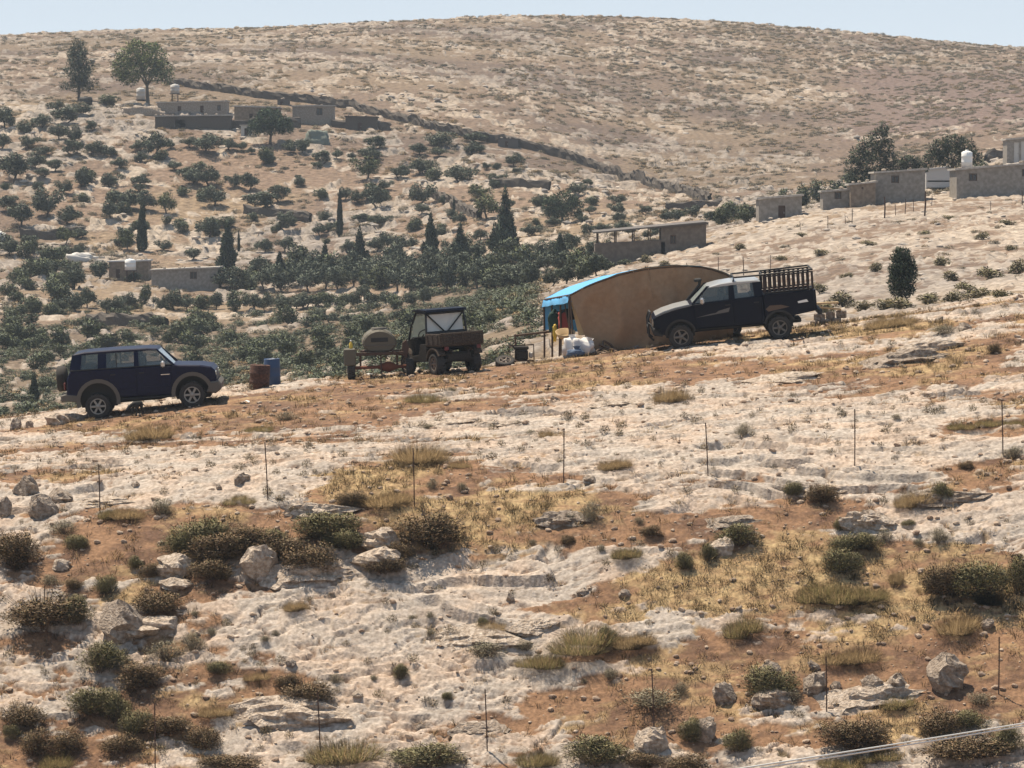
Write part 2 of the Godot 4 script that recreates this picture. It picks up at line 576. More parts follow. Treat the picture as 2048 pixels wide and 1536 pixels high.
# a box with chamfered edges
func box(st: SurfaceTool, at_: Vector3, size: Vector3, b := 0.01, bs := Basis()) -> void:
	st.set_smooth_group(-1)
	var h := size * 0.5
	b = minf(b, minf(h.x, minf(h.y, h.z)) * 0.9)
	var pt := func(sx: float, sy: float, sz: float, ax: int) -> Vector3:
		var v := Vector3(sx * (h.x - (0.0 if ax == 0 else b)), sy * (h.y - (0.0 if ax == 1 else b)), sz * (h.z - (0.0 if ax == 2 else b)))
		return at_ + bs * v
	for ax in 3:
		var u := (ax + 1) % 3
		var w := (ax + 2) % 3
		for s in [-1.0, 1.0]:
			var q: Array[Vector3] = []
			for k in [[-1.0, -1.0], [1.0, -1.0], [1.0, 1.0], [-1.0, 1.0]]:
				var sg := [0.0, 0.0, 0.0]
				sg[ax] = s
				sg[u] = k[0]
				sg[w] = k[1]
				q.append(pt.call(sg[0], sg[1], sg[2], ax))
			if s > 0:
				quad(st, q[0], q[1], q[2], q[3])
			else:
				quad(st, q[3], q[2], q[1], q[0])
		# edges along this axis
		for su in [-1.0, 1.0]:
			for sw in [-1.0, 1.0]:
				var q: Array[Vector3] = []
				for s in [-1.0, 1.0]:
					var sg := [0.0, 0.0, 0.0]
					sg[ax] = s
					sg[u] = su
					sg[w] = sw
					q.append(pt.call(sg[0], sg[1], sg[2], u))
					q.append(pt.call(sg[0], sg[1], sg[2], w))
				if su * sw > 0:
					quad(st, q[0], q[2], q[3], q[1])
				else:
					quad(st, q[1], q[3], q[2], q[0])
	for sx in [-1.0, 1.0]:
		for sy in [-1.0, 1.0]:
			for sz in [-1.0, 1.0]:
				var a: Vector3 = pt.call(sx, sy, sz, 0)
				var c: Vector3 = pt.call(sx, sy, sz, 1)
				var e: Vector3 = pt.call(sx, sy, sz, 2)
				if sx * sy * sz > 0:
					tri(st, a, c, e)
				else:
					tri(st, e, c, a)

func tube(st: SurfaceTool, pts: Array, r0: float, r1 := -1.0, sides := 8, caps := true) -> void:
	st.set_smooth_group(0)
	if r1 < 0.0:
		r1 = r0
	var n := pts.size()
	var rings: Array[PackedVector3Array] = []
	var up := Vector3.UP
	for i in n:
		var t: Vector3 = (pts[mini(i + 1, n - 1)] - pts[maxi(i - 1, 0)]).normalized()
		if absf(t.dot(up)) > 0.95:
			up = Vector3.RIGHT if absf(t.x) < 0.9 else Vector3.BACK
		var s := t.cross(up).normalized()
		up = s.cross(t).normalized()
		var r := lerpf(r0, r1, float(i) / maxf(n - 1, 1))
		var ring := PackedVector3Array()
		for k in sides:
			var a := TAU * k / sides
			ring.append(pts[i] + (s * cos(a) + up * sin(a)) * r)
		rings.append(ring)
	for i in n - 1:
		for k in sides:
			var j := (k + 1) % sides
			quad(st, rings[i][k], rings[i][j], rings[i + 1][j], rings[i + 1][k])
	if caps:
		st.set_smooth_group(-1)
		for k in sides:
			var j := (k + 1) % sides
			tri(st, pts[0], rings[0][j], rings[0][k])
			tri(st, pts[n - 1], rings[n - 1][k], rings[n - 1][j])

# profile of (radius, height) pairs turned round the y axis of xf
func lathe(st: SurfaceTool, prof: Array, xf := Transform3D(), seg := 20, smooth := true) -> void:
	st.set_smooth_group(0 if smooth else -1)
	for i in prof.size() - 1:
		for k in seg:
			var a := TAU * k / seg
			var b := TAU * (k + 1) / seg
			var p: Vector2 = prof[i]
			var q: Vector2 = prof[i + 1]
			var v0 := xf * Vector3(p.x * cos(a), p.y, -p.x * sin(a))
			var v1 := xf * Vector3(p.x * cos(b), p.y, -p.x * sin(b))
			var v2 := xf * Vector3(q.x * cos(b), q.y, -q.x * sin(b))
			var v3 := xf * Vector3(q.x * cos(a), q.y, -q.x * sin(a))
			if p.x < 0.0005:
				tri(st, v0, v2, v3)
			elif q.x < 0.0005:
				tri(st, v0, v1, v2)
			else:
				quad(st, v0, v1, v2, v3)

# outline in x, y (counter-clockwise) pushed from z0 to z1, its edges chamfered by b
func prism(st: SurfaceTool, outline: PackedVector2Array, z0: float, z1: float, b := 0.0, xf := Transform3D()) -> void:
	st.set_smooth_group(-1)
	var n := outline.size()
	var inner := PackedVector2Array()
	for i in n:
		var p := outline[i]
		var e0 := (p - outline[(i + n - 1) % n]).normalized()
		var e1 := (outline[(i + 1) % n] - p).normalized()
		var nn := Vector2(-(e0.y + e1.y), e0.x + e1.x)
		nn = nn.normalized() if nn.length() > 0.01 else Vector2(-e1.y, e1.x)
		inner.append(p + nn * b)
	var t := Geometry2D.triangulate_polygon(inner)
	for k in range(0, t.size(), 3):
		var a := inner[t[k]]
		var c := inner[t[k + 1]]
		var e := inner[t[k + 2]]
		if (c - a).cross(e - a) < 0.0:
			var w := c
			c = e
			e = w
		tri(st, xf * Vector3(a.x, a.y, z1), xf * Vector3(c.x, c.y, z1), xf * Vector3(e.x, e.y, z1))
		tri(st, xf * Vector3(a.x, a.y, z0), xf * Vector3(e.x, e.y, z0), xf * Vector3(c.x, c.y, z0))
	for i in n:
		var j := (i + 1) % n
		var p := outline[i]
		var q := outline[j]
		quad(st, xf * Vector3(p.x, p.y, z0 + b), xf * Vector3(q.x, q.y, z0 + b), xf * Vector3(q.x, q.y, z1 - b), xf * Vector3(p.x, p.y, z1 - b))
		if b > 0.0:
			var pi := inner[i]
			var qi := inner[j]
			quad(st, xf * Vector3(p.x, p.y, z1 - b), xf * Vector3(q.x, q.y, z1 - b), xf * Vector3(qi.x, qi.y, z1), xf * Vector3(pi.x, pi.y, z1))
			quad(st, xf * Vector3(pi.x, pi.y, z0), xf * Vector3(qi.x, qi.y, z0), xf * Vector3(q.x, q.y, z0 + b), xf * Vector3(p.x, p.y, z0 + b))

func poly(list: Array) -> PackedVector2Array:
	var a := PackedVector2Array()
	for p in list:
		a.append(Vector2(p[0], p[1]))
	return a

func arc(cx: float, cy: float, r: float, a0: float, a1: float, n: int) -> Array:
	var l := []
	for i in n + 1:
		var a := deg_to_rad(lerpf(a0, a1, float(i) / n))
		l.append([cx + cos(a) * r, cy + sin(a) * r])
	return l

# an irregular stone: a sphere pushed in and out, with flattened sides
func stone_mesh(sd: int, rough := 0.28, seg := 14, flats := 5) -> ArrayMesh:
	var r := RandomNumberGenerator.new()
	r.seed = sd
	var nz := noise(sd + 900, 1.3, 3)
	var cuts := []
	for i in flats:
		cuts.append([Vector3(r.randf_range(-1, 1), r.randf_range(-0.6, 1), r.randf_range(-1, 1)).normalized(), r.randf_range(0.62, 0.85)])
	var st := tool()
	st.set_smooth_group(-1)
	var rows := seg / 2 + 1
	var g: Array[PackedVector3Array] = []
	for i in rows + 1:
		var ph := PI * i / rows
		var ring := PackedVector3Array()
		for k in seg:
			var th := TAU * k / seg
			var v := Vector3(sin(ph) * cos(th), cos(ph), sin(ph) * sin(th))
			var len_ := 1.0 + nz.get_noise_3dv(v * 1.4) * rough * 1.6
			v *= len_
			for c in cuts:
				var o: float = v.dot(c[0]) - c[1]
				if o > 0.0:
					v -= c[0] * o
			ring.append(v * 0.5)
		g.append(ring)
	for i in rows:
		for k in seg:
			var j := (k + 1) % seg
			if i == 0:
				tri(st, g[0][0], g[1][j], g[1][k])
			elif i == rows - 1:
				tri(st, g[i][k], g[i][j], g[rows][0])
			else:
				quad(st, g[i + 1][k], g[i][k], g[i][j], g[i + 1][j])
	return made(st)

# leaves spread through the shells of egg-shaped lobes: [centre, radii, share]
func leaf_mesh(sd: int, lobes: Array, n: int, size: float, slim: float, tones: Array, inward := 0.45, rise := 0.0) -> ArrayMesh:
	var r := RandomNumberGenerator.new()
	r.seed = sd
	var pos := PackedVector3Array()
	var nor := PackedVector3Array()
	var clr := PackedColorArray()
	var total := 0.0
	for l in lobes:
		var v: Vector3 = l[1]
		total += v.x * v.y + v.y * v.z + v.x * v.z
	for l in lobes:
		var c: Vector3 = l[0]
		var ra: Vector3 = l[1]
		var k := int(n * (ra.x * ra.y + ra.y * ra.z + ra.x * ra.z) / total)
		for i in k:
			var dir := Vector3(r.randfn(), r.randfn(), r.randfn()).normalized()
			var rad := 1.0 - inward * pow(r.randf(), 1.6)
			if r.randf() < 0.10:
				rad = r.randf_range(1.0, 1.16)
			var p := c + dir * ra * rad
			if p.y < 0.0:
				continue
			var along := (Vector3(r.randfn(), r.randfn(), r.randfn()) * 0.8 + dir * 0.7 + Vector3.UP * rise).normalized()
			var side := along.cross(Vector3(r.randfn(), r.randfn(), r.randfn())).normalized()
			var s := size * r.randf_range(0.6, 1.4)
			var a := p - side * s * slim * 0.5
			var b := p + side * s * slim * 0.5
			var e := p + along * s
			var w: Color = tones[r.randi() % tones.size()]
			w = w * r.randf_range(0.82, 1.18)
			var nn := along.cross(side).normalized()
			if nn.dot(dir) < 0.0:
				nn = -nn
			nn = (nn * 0.55 + dir * 0.75).normalized()
			pos.append_array([a, e, b])
			nor.append_array([nn, nn, nn])
			clr.append_array([w, w, w])
	var arr := []
	arr.resize(Mesh.ARRAY_MAX)
	arr[Mesh.ARRAY_VERTEX] = pos
	arr[Mesh.ARRAY_NORMAL] = nor
	arr[Mesh.ARRAY_COLOR] = clr
	var m := ArrayMesh.new()
	m.add_surface_from_arrays(Mesh.PRIMITIVE_TRIANGLES, arr)
	return m

# blades that fan out of one foot
func blade_mesh(sd: int, n: int, h: float, spread: float, wide: float, tones: Array, foot := 0.12) -> ArrayMesh:
	var r := RandomNumberGenerator.new()
	r.seed = sd
	var pos := PackedVector3Array()
	var nor := PackedVector3Array()
	var clr := PackedColorArray()
	for i in n:
		var a := r.randf() * TAU
		var out := Vector3(cos(a), 0, sin(a))
		var f := out * foot * sqrt(r.randf()) * 2.0
		var lean := spread * pow(r.randf(), 0.7) * r.randf_range(0.5, 1.25)
		var dome := 1.0 - 0.8 * pow(minf((f.length() + lean) / (spread + foot * 2.0), 1.0), 2.0)
		var tip := f + out * lean + Vector3(r.randfn() * 0.06, 0, r.randfn() * 0.06) + Vector3.UP * h * r.randf_range(0.25, 1.15) * dome
		var mid := f.lerp(tip, 0.55) + Vector3.UP * h * 0.12
		var b := r.randf() * TAU
		var s := Vector3(cos(b), 0, sin(b)) * wide * r.randf_range(0.6, 1.3)
		var w: Color = tones[r.randi() % tones.size()]
		w = w * r.randf_range(0.8, 1.2)
		var nn := (tip - f).cross(s).normalized()
		for q in [[f - s, mid - s * 0.8, f + s], [f + s, mid - s * 0.8, mid + s * 0.8], [mid - s * 0.8, tip, mid + s * 0.8]]:
			for v in q:
				pos.append(v)
				nor.append(nn)
				clr.append(w)
	var arr := []
	arr.resize(Mesh.ARRAY_MAX)
	arr[Mesh.ARRAY_VERTEX] = pos
	arr[Mesh.ARRAY_NORMAL] = nor
	arr[Mesh.ARRAY_COLOR] = clr
	var m := ArrayMesh.new()
	m.add_surface_from_arrays(Mesh.PRIMITIVE_TRIANGLES, arr)
	return m

func many(called: String, label: String, category: String, mesh: Mesh, m: Material, places: Array, tones: Array = []) -> void:
	var mm := MultiMesh.new()
	mm.transform_format = MultiMesh.TRANSFORM_3D
	mm.use_colors = not tones.is_empty()
	mm.mesh = mesh
	mm.instance_count = places.size()
	for i in places.size():
		mm.set_instance_transform(i, places[i])
		if tones:
			mm.set_instance_color(i, tones[i])
	var o := MultiMeshInstance3D.new()
	o.name = called
	o.multimesh = mm
	o.material_override = m
	o.set_meta("kind", "stuff")
	tag(o, label, category)
	add_child(o)

# ------------------------------------------------------------------ plants
const OLIVE := [Color(0.105, 0.128, 0.09), Color(0.145, 0.165, 0.122), Color(0.08, 0.10, 0.074)]
const PALE := [Color(0.105, 0.125, 0.055), Color(0.085, 0.11, 0.05), Color(0.13, 0.14, 0.065)]
const PINE := [Color(0.045, 0.066, 0.038), Color(0.06, 0.08, 0.045), Color(0.036, 0.055, 0.034)]
const THORN := [Color(0.20, 0.13, 0.072), Color(0.155, 0.105, 0.056), Color(0.14, 0.112, 0.052), Color(0.26, 0.175, 0.098)]
const SAGE := [Color(0.165, 0.155, 0.068), Color(0.20, 0.185, 0.088), Color(0.135, 0.127, 0.055), Color(0.25, 0.20, 0.105)]
const GREY := [Color(0.26, 0.235, 0.16), Color(0.20, 0.185, 0.13), Color(0.32, 0.27, 0.18)]
const HEATH := [Color(0.25, 0.225, 0.165), Color(0.30, 0.26, 0.185), Color(0.20, 0.19, 0.145), Color(0.34, 0.27, 0.185)]
const DRY := [Color(0.45, 0.32, 0.18), Color(0.36, 0.25, 0.14), Color(0.54, 0.41, 0.245), Color(0.28, 0.195, 0.115)]

var tree_kinds := {}
var bush_kinds := {}

func tree_kind(key: String, called: String, crowns: ArrayMesh, wood: ArrayMesh) -> void:
	if not tree_kinds.has(key):
		tree_kinds[key] = []
	tree_kinds[key].append([called, crowns, wood])

func wood_mesh(sd: int, h: float, r: float, limbs: int, reach: float, top: float) -> ArrayMesh:
	var q := RandomNumberGenerator.new()
	q.seed = sd
	var st := tool()
	var lean := Vector3(q.randf_range(-0.08, 0.08), 0, q.randf_range(-0.08, 0.08))
	tube(st, [Vector3(0, -0.15, 0), Vector3(0, h * 0.45, 0) + lean, Vector3(0, h, 0) + lean * 2.0], r * 1.25, r * 0.8, 7)
	for i in limbs:
		var a := TAU * (i + q.randf() * 0.6) / maxf(limbs, 1)
		var o := Vector3(cos(a), 0, sin(a))
		var s := Vector3(0, h * q.randf_range(0.75, 1.0), 0) + lean * 1.8
		tube(st, [s, s + o * reach * 0.45 + Vector3.UP * (top - h) * 0.5, s + o * reach + Vector3.UP * (top - h)], r * 0.6, r * 0.22, 5)
	return made(st)

# trees are modelled one unit (metre) high to the crown top and one wide; copies are scaled
func make_tree_kinds() -> void:
	var q := RandomNumberGenerator.new()
	q.seed = 77
	for v in 7:
		var lobes := []
		var nl := 5 + v % 3
		for i in nl:
			var a := TAU * i / nl + q.randf() * 0.8
			var o := q.randf_range(0.14, 0.34)
			lobes.append([Vector3(cos(a) * o * 1.2, q.randf_range(0.28, 0.72), sin(a) * o * 1.2), Vector3(q.randf_range(0.12, 0.22), q.randf_range(0.12, 0.24), q.randf_range(0.12, 0.22))])
		lobes.append([Vector3(q.randf_range(-0.15, 0.15), 0.74, q.randf_range(-0.15, 0.15)), Vector3(q.randf_range(0.14, 0.22), q.randf_range(0.14, 0.22), 0.2)])
		lobes.append([Vector3(q.randf_range(-0.1, 0.1), 0.45, 0), Vector3(0.30, 0.22, 0.30)])
		tree_kind("olive", "olive_tree", leaf_mesh(100 + v, lobes, 2600, 0.07, 0.5, OLIVE, 0.6), wood_mesh(120 + v, 0.22, 0.035, 4, 0.22, 0.62))
		if v < 3:
			tree_kind("pale", "almond_tree", leaf_mesh(140 + v, lobes, 1500, 0.075, 0.5, PALE, 0.7), wood_mesh(150 + v, 0.3, 0.03, 5, 0.25, 0.66))
	for v in 4:      # low spreading shrubs and thickets of the valley
		var lobes := []
		for i in 6:
			var a := q.randf() * TAU
			var o := q.randf_range(0.05, 0.33)
			lobes.append([Vector3(cos(a) * o, q.randf_range(0.30, 0.66), sin(a) * o), Vector3(q.randf_range(0.18, 0.28), q.randf_range(0.22, 0.36), q.randf_range(0.18, 0.28))])
		tree_kind("thicket", "valley_shrub", leaf_mesh(160 + v, lobes, 1700, 0.085, 0.5, OLIVE + PALE), wood_mesh(170 + v, 0.2, 0.03, 4, 0.25, 0.5))
		tree_kind("scrub", "low_scrub", leaf_mesh(180 + v, lobes, 900, 0.11, 0.45, GREY + SAGE), wood_mesh(190 + v, 0.15, 0.03, 4, 0.25, 0.4))
	for v in 3:      # conifers with a pointed crown
		var lobes := []
		for i in 9:
			var t := i / 8.0
			var w := lerpf(0.40, 0.05, pow(t, 0.8)) * q.randf_range(0.7, 1.15)
			lobes.append([Vector3(q.randf_range(-0.12, 0.12) * (1.0 - t), 0.18 + t * 0.74, q.randf_range(-0.12, 0.12) * (1.0 - t)), Vector3(w, q.randf_range(0.08, 0.15), w)])
		tree_kind("conifer", "conifer_tree", leaf_mesh(200 + v, lobes, 5200, 0.075, 0.4, PINE, 0.5, 0.3), wood_mesh(210 + v, 0.5, 0.03, 3, 0.2, 0.6))
		lobes = []
		for i in 7:
			var t := i / 6.0
			var w := lerpf(0.46, 0.16, pow(t, 2.4)) * q.randf_range(0.9, 1.08)
			lobes.append([Vector3(q.randf_range(-0.03, 0.03), 0.13 + t * 0.78, 0), Vector3(w, 0.13, w)])
		tree_kind("cypress", "cypress_tree", leaf_mesh(220 + v, lobes, 6500, 0.085, 0.4, PINE, 0.3, 1.0), wood_mesh(230 + v, 0.3, 0.06, 0, 0.1, 0.4))

func plant_tree(key: String, col: float, row: float, wide: float, high: float, label: String, category: String, group: String, d0 := 130.0) -> Node3D:
	var p := sight(col, row, d0)
	var s := -p.z / F
	var list: Array = tree_kinds[key]
	var k: Array = list[rng.randi() % list.size()]
	var o := thing(k[0], label, category, group, p + Vector3(0, -0.05, 0))
	var fit := 1.0 / (0.98 if key in ["olive", "pale"] else 1.0)
	var b := Basis(Vector3.UP, rng.randf() * TAU).scaled(Vector3(wide * s * fit, high * s, wide * s * fit))
	hang("crown", k[1], M.leaf, o, Transform3D(b, Vector3.ZERO))
	hang("trunk", k[2], M.bark, o, Transform3D(b, Vector3.ZERO))
	return o

func nearest(list: Array, col: float, row: float) -> String:
	var best := ""
	var far := 1e9
	for e in list:
		var q := Vector2(col - e[0], (row - e[1]) * 1.6).length()
		if q < far:
			far = q
			best = e[2]
	return best

const FAR_MARKS := [[60, 330, "on the open slope left of the upper houses"], [330, 300, "below the long low stone house"], [560, 310, "below the brown mud-walled house"], [150, 440, "above the white sheet and brown valley house"], [300, 410, "uphill of the lone slim cypress"], [480, 390, "on the bare rocks uphill of the grey valley house"], [740, 330, "near the dark stone hut"], [880, 300, "close under the long dry stone wall"], [1010, 340, "beside the hut built on the long wall"], [860, 410, "beside the slanting terrace wall"], [760, 490, "just above the pointed conifers"], [1130, 400, "next to the large dark bushy tree"], [1240, 410, "below the end of the long wall"], [620, 450, "near the thin tall cypress"], [180, 550, "beside the small brown valley house"], [350, 575, "at the foot of the grey valley house"], [60, 250, "below the ragged pine"]]
const VALLEY_MARKS := [[270, 620, "in the row below the grey valley house"], [530, 610, "in the row past the broad conifer"], [730, 600, "in the rows behind the tanker trailer"], [650, 570, "in the belt round the valley conifers"], [900, 560, "in the belt behind the utility vehicle roof"], [1080, 560, "in the belt left of the blue tent roof"], [1100, 510, "in the belt left of the open shed"], [1250, 465, "behind the open-sided shed"], [1420, 440, "between the shed and the ridge houses"], [60, 600, "in the thicket at the valley edge"], [200, 720, "in the thicket behind the blue car"], [420, 720, "in the thicket beyond the drums"], [600, 700, "in the thicket behind the drums and trailer"], [850, 690, "in the thicket behind the utility vehicle"], [960, 640, "in the thicket left of the tent"]]
const NEAR_MARKS := [[80, 1000, "at the boulder cluster"], [240, 1270, "by the large tilted boulder"], [515, 1130, "at the big pale boulder"], [760, 1110, "by the pale rounded slabs"], [1700, 1390, "along the row of boulders"], [1300, 830, "on the pale pavement below the tent"], [300, 870, "on the slope under the blue car"], [1620, 850, "on the pavement below the pickup"], [870, 830, "on the slope under the utility vehicle"], [1500, 1180, "at the edge of the straw patch"], [1950, 1150, "beside the broad pale rock pavement"], [1930, 690, "by the long limestone ledge"], [1950, 900, "at the last rod of the upper fence"], [200, 1440, "above the first rod of the lower fence"], [620, 1450, "by the broad slab and lower fence"], [940, 1440, "around the low grey ledge"], [1200, 1320, "on the brown soil patch"], [860, 960, "on the yellow dry grass"], [1180, 1050, "by the grey limestone step"], [1640, 1020, "by the pale slab above the soil"], [1340, 1500, "round the pale block at the fence"], [1800, 1490, "just above the overhead cable"], [440, 1320, "on the wide rock pavement"], [850, 1280, "on the pale slab crossing the soil"], [330, 1040, "beside the upper fence on bare rock"]]

func sized(w: float, small: float, big: float) -> String:
	return "small " if w < small else ("big " if w > big else "")

func single_tree(called: String, label: String, col: float, row: float, d0: float, lobes: Array, n: int, size: float, tones: Array, wood: ArrayMesh, slim := 0.4, rise := 0.0) -> Node3D:
	var p := sight(col, row, d0)
	var o := thing(called, label, "tree", "", p)
	hang("crown", leaf_mesh(rng.randi() % 9999, lobes, n, size, slim, tones, 0.55, rise), M.leaf, o)
	hang("trunk", wood, M.bark, o)
	return o

func grow_trees() -> void:
	make_tree_kinds()
	var olive := [[30, 362, 62, 55], [72, 338, 36, 32], [167, 372, 38, 38], [92, 432, 52, 56], [140, 447, 45, 38], [20, 425, 45, 35], [43, 455, 48, 45], [222, 373, 40, 30], [285, 372, 28, 22], [224, 438, 38, 38], [255, 420, 45, 40], [292, 420, 42, 40], [383, 370, 45, 35], [420, 375, 45, 40], [468, 378, 28, 28], [500, 382, 38, 35], [430, 414, 48, 38], [520, 420, 62, 36], [560, 405, 42, 35], [572, 464, 38, 35], [418, 478, 42, 42], [107, 546, 32, 30], [147, 575, 45, 52], [198, 560, 36, 40], [345, 573, 32, 22], [268, 560, 30, 18],
		[12, 257, 40, 45], [54, 266, 38, 30], [85, 259, 35, 28], [133, 250, 50, 34], [165, 232, 45, 22], [115, 215, 28, 20], [120, 285, 35, 30], [150, 290, 32, 35], [184, 263, 22, 22], [147, 312, 40, 32], [190, 312, 40, 28], [220, 312, 30, 22], [280, 305, 30, 22], [312, 318, 48, 45], [417, 307, 58, 40], [461, 303, 32, 24], [485, 303, 20, 18], [580, 307, 25, 20], [605, 308, 25, 28], [645, 327, 35, 28], [675, 320, 22, 18],
		[752, 298, 42, 28], [737, 320, 45, 27], [705, 318, 16, 14], [798, 355, 35, 24], [838, 310, 35, 24], [880, 290, 58, 30], [878, 312, 30, 20], [845, 345, 45, 32], [947, 285, 42, 20], [950, 308, 45, 26], [973, 338, 17, 15], [994, 338, 19, 16], [1028, 330, 35, 27], [920, 358, 52, 36], [992, 357, 35, 17], [1034, 348, 22, 14], [755, 413, 40, 45], [718, 408, 35, 28], [840, 408, 45, 42], [890, 406, 22, 18], [1020, 417, 20, 18], [1085, 418, 32, 26], [1152, 390, 35, 24], [1236, 405, 30, 20], [725, 438, 35, 16], [844, 432, 30, 20], [688, 403, 25, 26], [1175, 372, 22, 14], [650, 440, 30, 22], [600, 372, 26, 20], [770, 380, 28, 22],
		[697, 503, 26, 26], [752, 501, 35, 30], [775, 504, 35, 34], [798, 503, 35, 33], [823, 492, 22, 22], [640, 470, 30, 24], [530, 505, 34, 28], [385, 520, 30, 24], [330, 500, 30, 22], [60, 500, 40, 30], [20, 510, 40, 32], [240, 490, 26, 18], [880, 470, 26, 20], [1060, 470, 34, 24], [1180, 425, 24, 16], [1290, 425, 28, 18], [960, 480, 30, 24], [610, 300, 22, 18], [540, 330, 26, 20], [350, 340, 26, 20], [240, 345, 30, 22], [110, 340, 30, 24], [5, 300, 34, 30], [60, 300, 34, 26]]
	for e in olive:
		plant_tree("olive", e[0], e[1] + 2, e[2] * 1.25, e[3] * 1.12, sized(e[2], 30, 46) + "grey-green olive tree " + nearest(FAR_MARKS, e[0], e[1]), "olive tree", "olive trees on the far slope")
	# planted rows on the terraces in the valley
	var r := RandomNumberGenerator.new()
	r.seed = 5
	for i in 90:
		var col := r.randf_range(0, 760) if i < 62 else r.randf_range(700, 1250)
		var row := r.randf_range(290, 510) if i < 62 else r.randf_range(310, 470)
		if row < 292.0 + (col - 600.0) * 0.17 and col > 560.0:
			continue
		var w := r.randf_range(18, 44)
		plant_tree("olive" if r.randf() < 0.4 else "thicket", col, row, w, w * r.randf_range(0.5, 0.85), sized(w, 26, 36) + "ragged wild shrub " + nearest(FAR_MARKS, col, row), "shrub", "wild shrubs between the olive trees")
	var rows := [[118, 440, 621, 30, 40, 38], [470, 605, 620, 25, 42, 36], [590, 870, 612, 24, 42, 34], [445, 1080, 580, 26, 58, 54], [600, 1190, 548, 27, 56, 50], [900, 1230, 512, 28, 48, 38], [1040, 1200, 578, 28, 52, 46], [520, 1000, 562, 32, 54, 46], [640, 960, 640, 34, 40, 24], [1180, 1330, 470, 28, 36, 24], [1330, 1500, 440, 30, 40, 26]]
	for e in rows:
		var x: float = e[0]
		while x < e[1]:
			var w: float = e[4] * r.randf_range(0.8, 1.25)
			plant_tree("olive" if r.randf() < 0.7 else "thicket", x + r.randf_range(-6, 6), e[2] + r.randf_range(-7, 7), w, e[5] * r.randf_range(0.8, 1.25), sized(w, 35, 48) + "dark terrace tree " + nearest(VALLEY_MARKS, x, e[2]), "olive tree", "trees in rows on the valley terraces", 240.0)
			x += e[3] * r.randf_range(0.75, 1.3)
	for e in [[0, 150, 500, 700, 34], [0, 480, 645, 790, 46], [470, 1000, 650, 745, 44]]:
		for i in int(e[4]):
			var w := r.randf_range(34, 66)
			var col := r.randf_range(e[0], e[1])
			var row := r.randf_range(e[2], e[3])
			plant_tree("thicket", col, row, w, w * r.randf_range(0.5, 0.8), sized(w, 44, 56) + "bushy green shrub " + nearest(VALLEY_MARKS, col, row), "shrub", "shrubs in the valley thicket", 200.0)
	for e in [[335, 432, 50, 50], [130, 492, 40, 42], [254, 502, 42, 46], [735, 363, 60, 50], [958, 402, 52, 38], [975, 438, 68, 55], [505, 575, 40, 30], [770, 575, 40, 34]]:
		plant_tree("pale", e[0], e[1], e[2], e[3], "pale yellow-green loose-crowned tree among the dark olives", "tree", "pale trees among the olives")
	for e in [[455, 543, 46, 88], [720, 537, 44, 74], [862, 528, 42, 90], [920, 522, 42, 62], [1010, 505, 56, 112], [650, 545, 40, 66], [560, 560, 34, 46], [1120, 520, 36, 50]]:
		plant_tree("conifer", e[0], e[1] + 6, e[2] * 1.35, e[3] * 1.18, "tallest dark pointed conifer in the valley" if e[3] > 100 else sized(e[3], 60, 80) + "dark pointed conifer " + nearest(VALLEY_MARKS, e[0], e[1]), "conifer", "conifers above the valley trees", 200.0)
	plant_tree("cypress", 285, 502, 22, 88, "slim dark cypress standing alone on the slope above the grey block house", "cypress", "", 200.0)
	plant_tree("cypress", 680, 470, 13, 86, "very thin tall dark cypress on the bare rocky slope", "cypress", "", 200.0)
	plant_tree("cypress", 908, 427, 6, 32, "tiny thin cypress among the olive trees", "cypress", "", 200.0)
	plant_tree("cypress", 955, 570, 20, 72, "narrow cypress in front of the tall pointed conifer", "cypress", "", 200.0)
	plant_tree("cypress", 67, 808, 20, 50, "small dark cypress in the valley behind the blue off-road car", "cypress", "", 150.0)
	plant_tree("cypress", 478, 505, 6, 40, "thin sapling cypress above the broad conifer", "cypress", "", 200.0)
	# the large trees near the houses
	var p := sight(160, 203)
	var s := -p.z / F
	var q := RandomNumberGenerator.new()
	q.seed = 31
	var lobes := []
	for i in 44:
		var t := pow(q.randf(), 1.35)
		var w := lerpf(44, 5, t) * s
		var a := q.randf() * TAU
		var o := w * sqrt(q.randf()) * 0.95
		lobes.append([Vector3(cos(a) * o, (28 + t * 88) * s, sin(a) * o), Vector3(q.randf_range(7, 13), q.randf_range(6, 12), q.randf_range(7, 13)) * s])
	lobes.append([Vector3(0, 55 * s, 0), Vector3(16, 42, 16) * s])
	single_tree("pine_tree", "tall dark ragged pine beside the upper stone houses", 160, 203, 300, lobes, 7000, 0.30, PINE, wood_mesh(41, 70 * s, 0.16, 5, 1.2, 90 * s), 0.3, 0.5)
	lobes = []
	for e in [[-32, 62, 26, 20], [-18, 82, 30, 22], [8, 92, 32, 20], [30, 80, 24, 22], [42, 60, 20, 18], [-40, 48, 18, 12], [-10, 60, 36, 22], [18, 62, 28, 22], [52, 44, 14, 14], [-22, 40, 20, 14], [26, 104, 14, 8], [-8, 108, 16, 8], [36, 44, 18, 14]]:
		lobes.append([Vector3(e[0] - 15, e[1] + 8, q.randf_range(-18, 18)) * s, Vector3(e[2], e[3], e[2]) * s])
	single_tree("broad_tree", "large round green tree with a bare trunk behind the upper houses", 298, 212, 300, lobes, 9000, 0.28, [Color(0.13, 0.165, 0.055), Color(0.10, 0.135, 0.05), Color(0.16, 0.18, 0.065)], wood_mesh(42, 42 * s, 0.22, 5, 1.8, 80 * s), 0.5)
	p = sight(1805, 598, 118)
	s = -p.z / F
	lobes = []
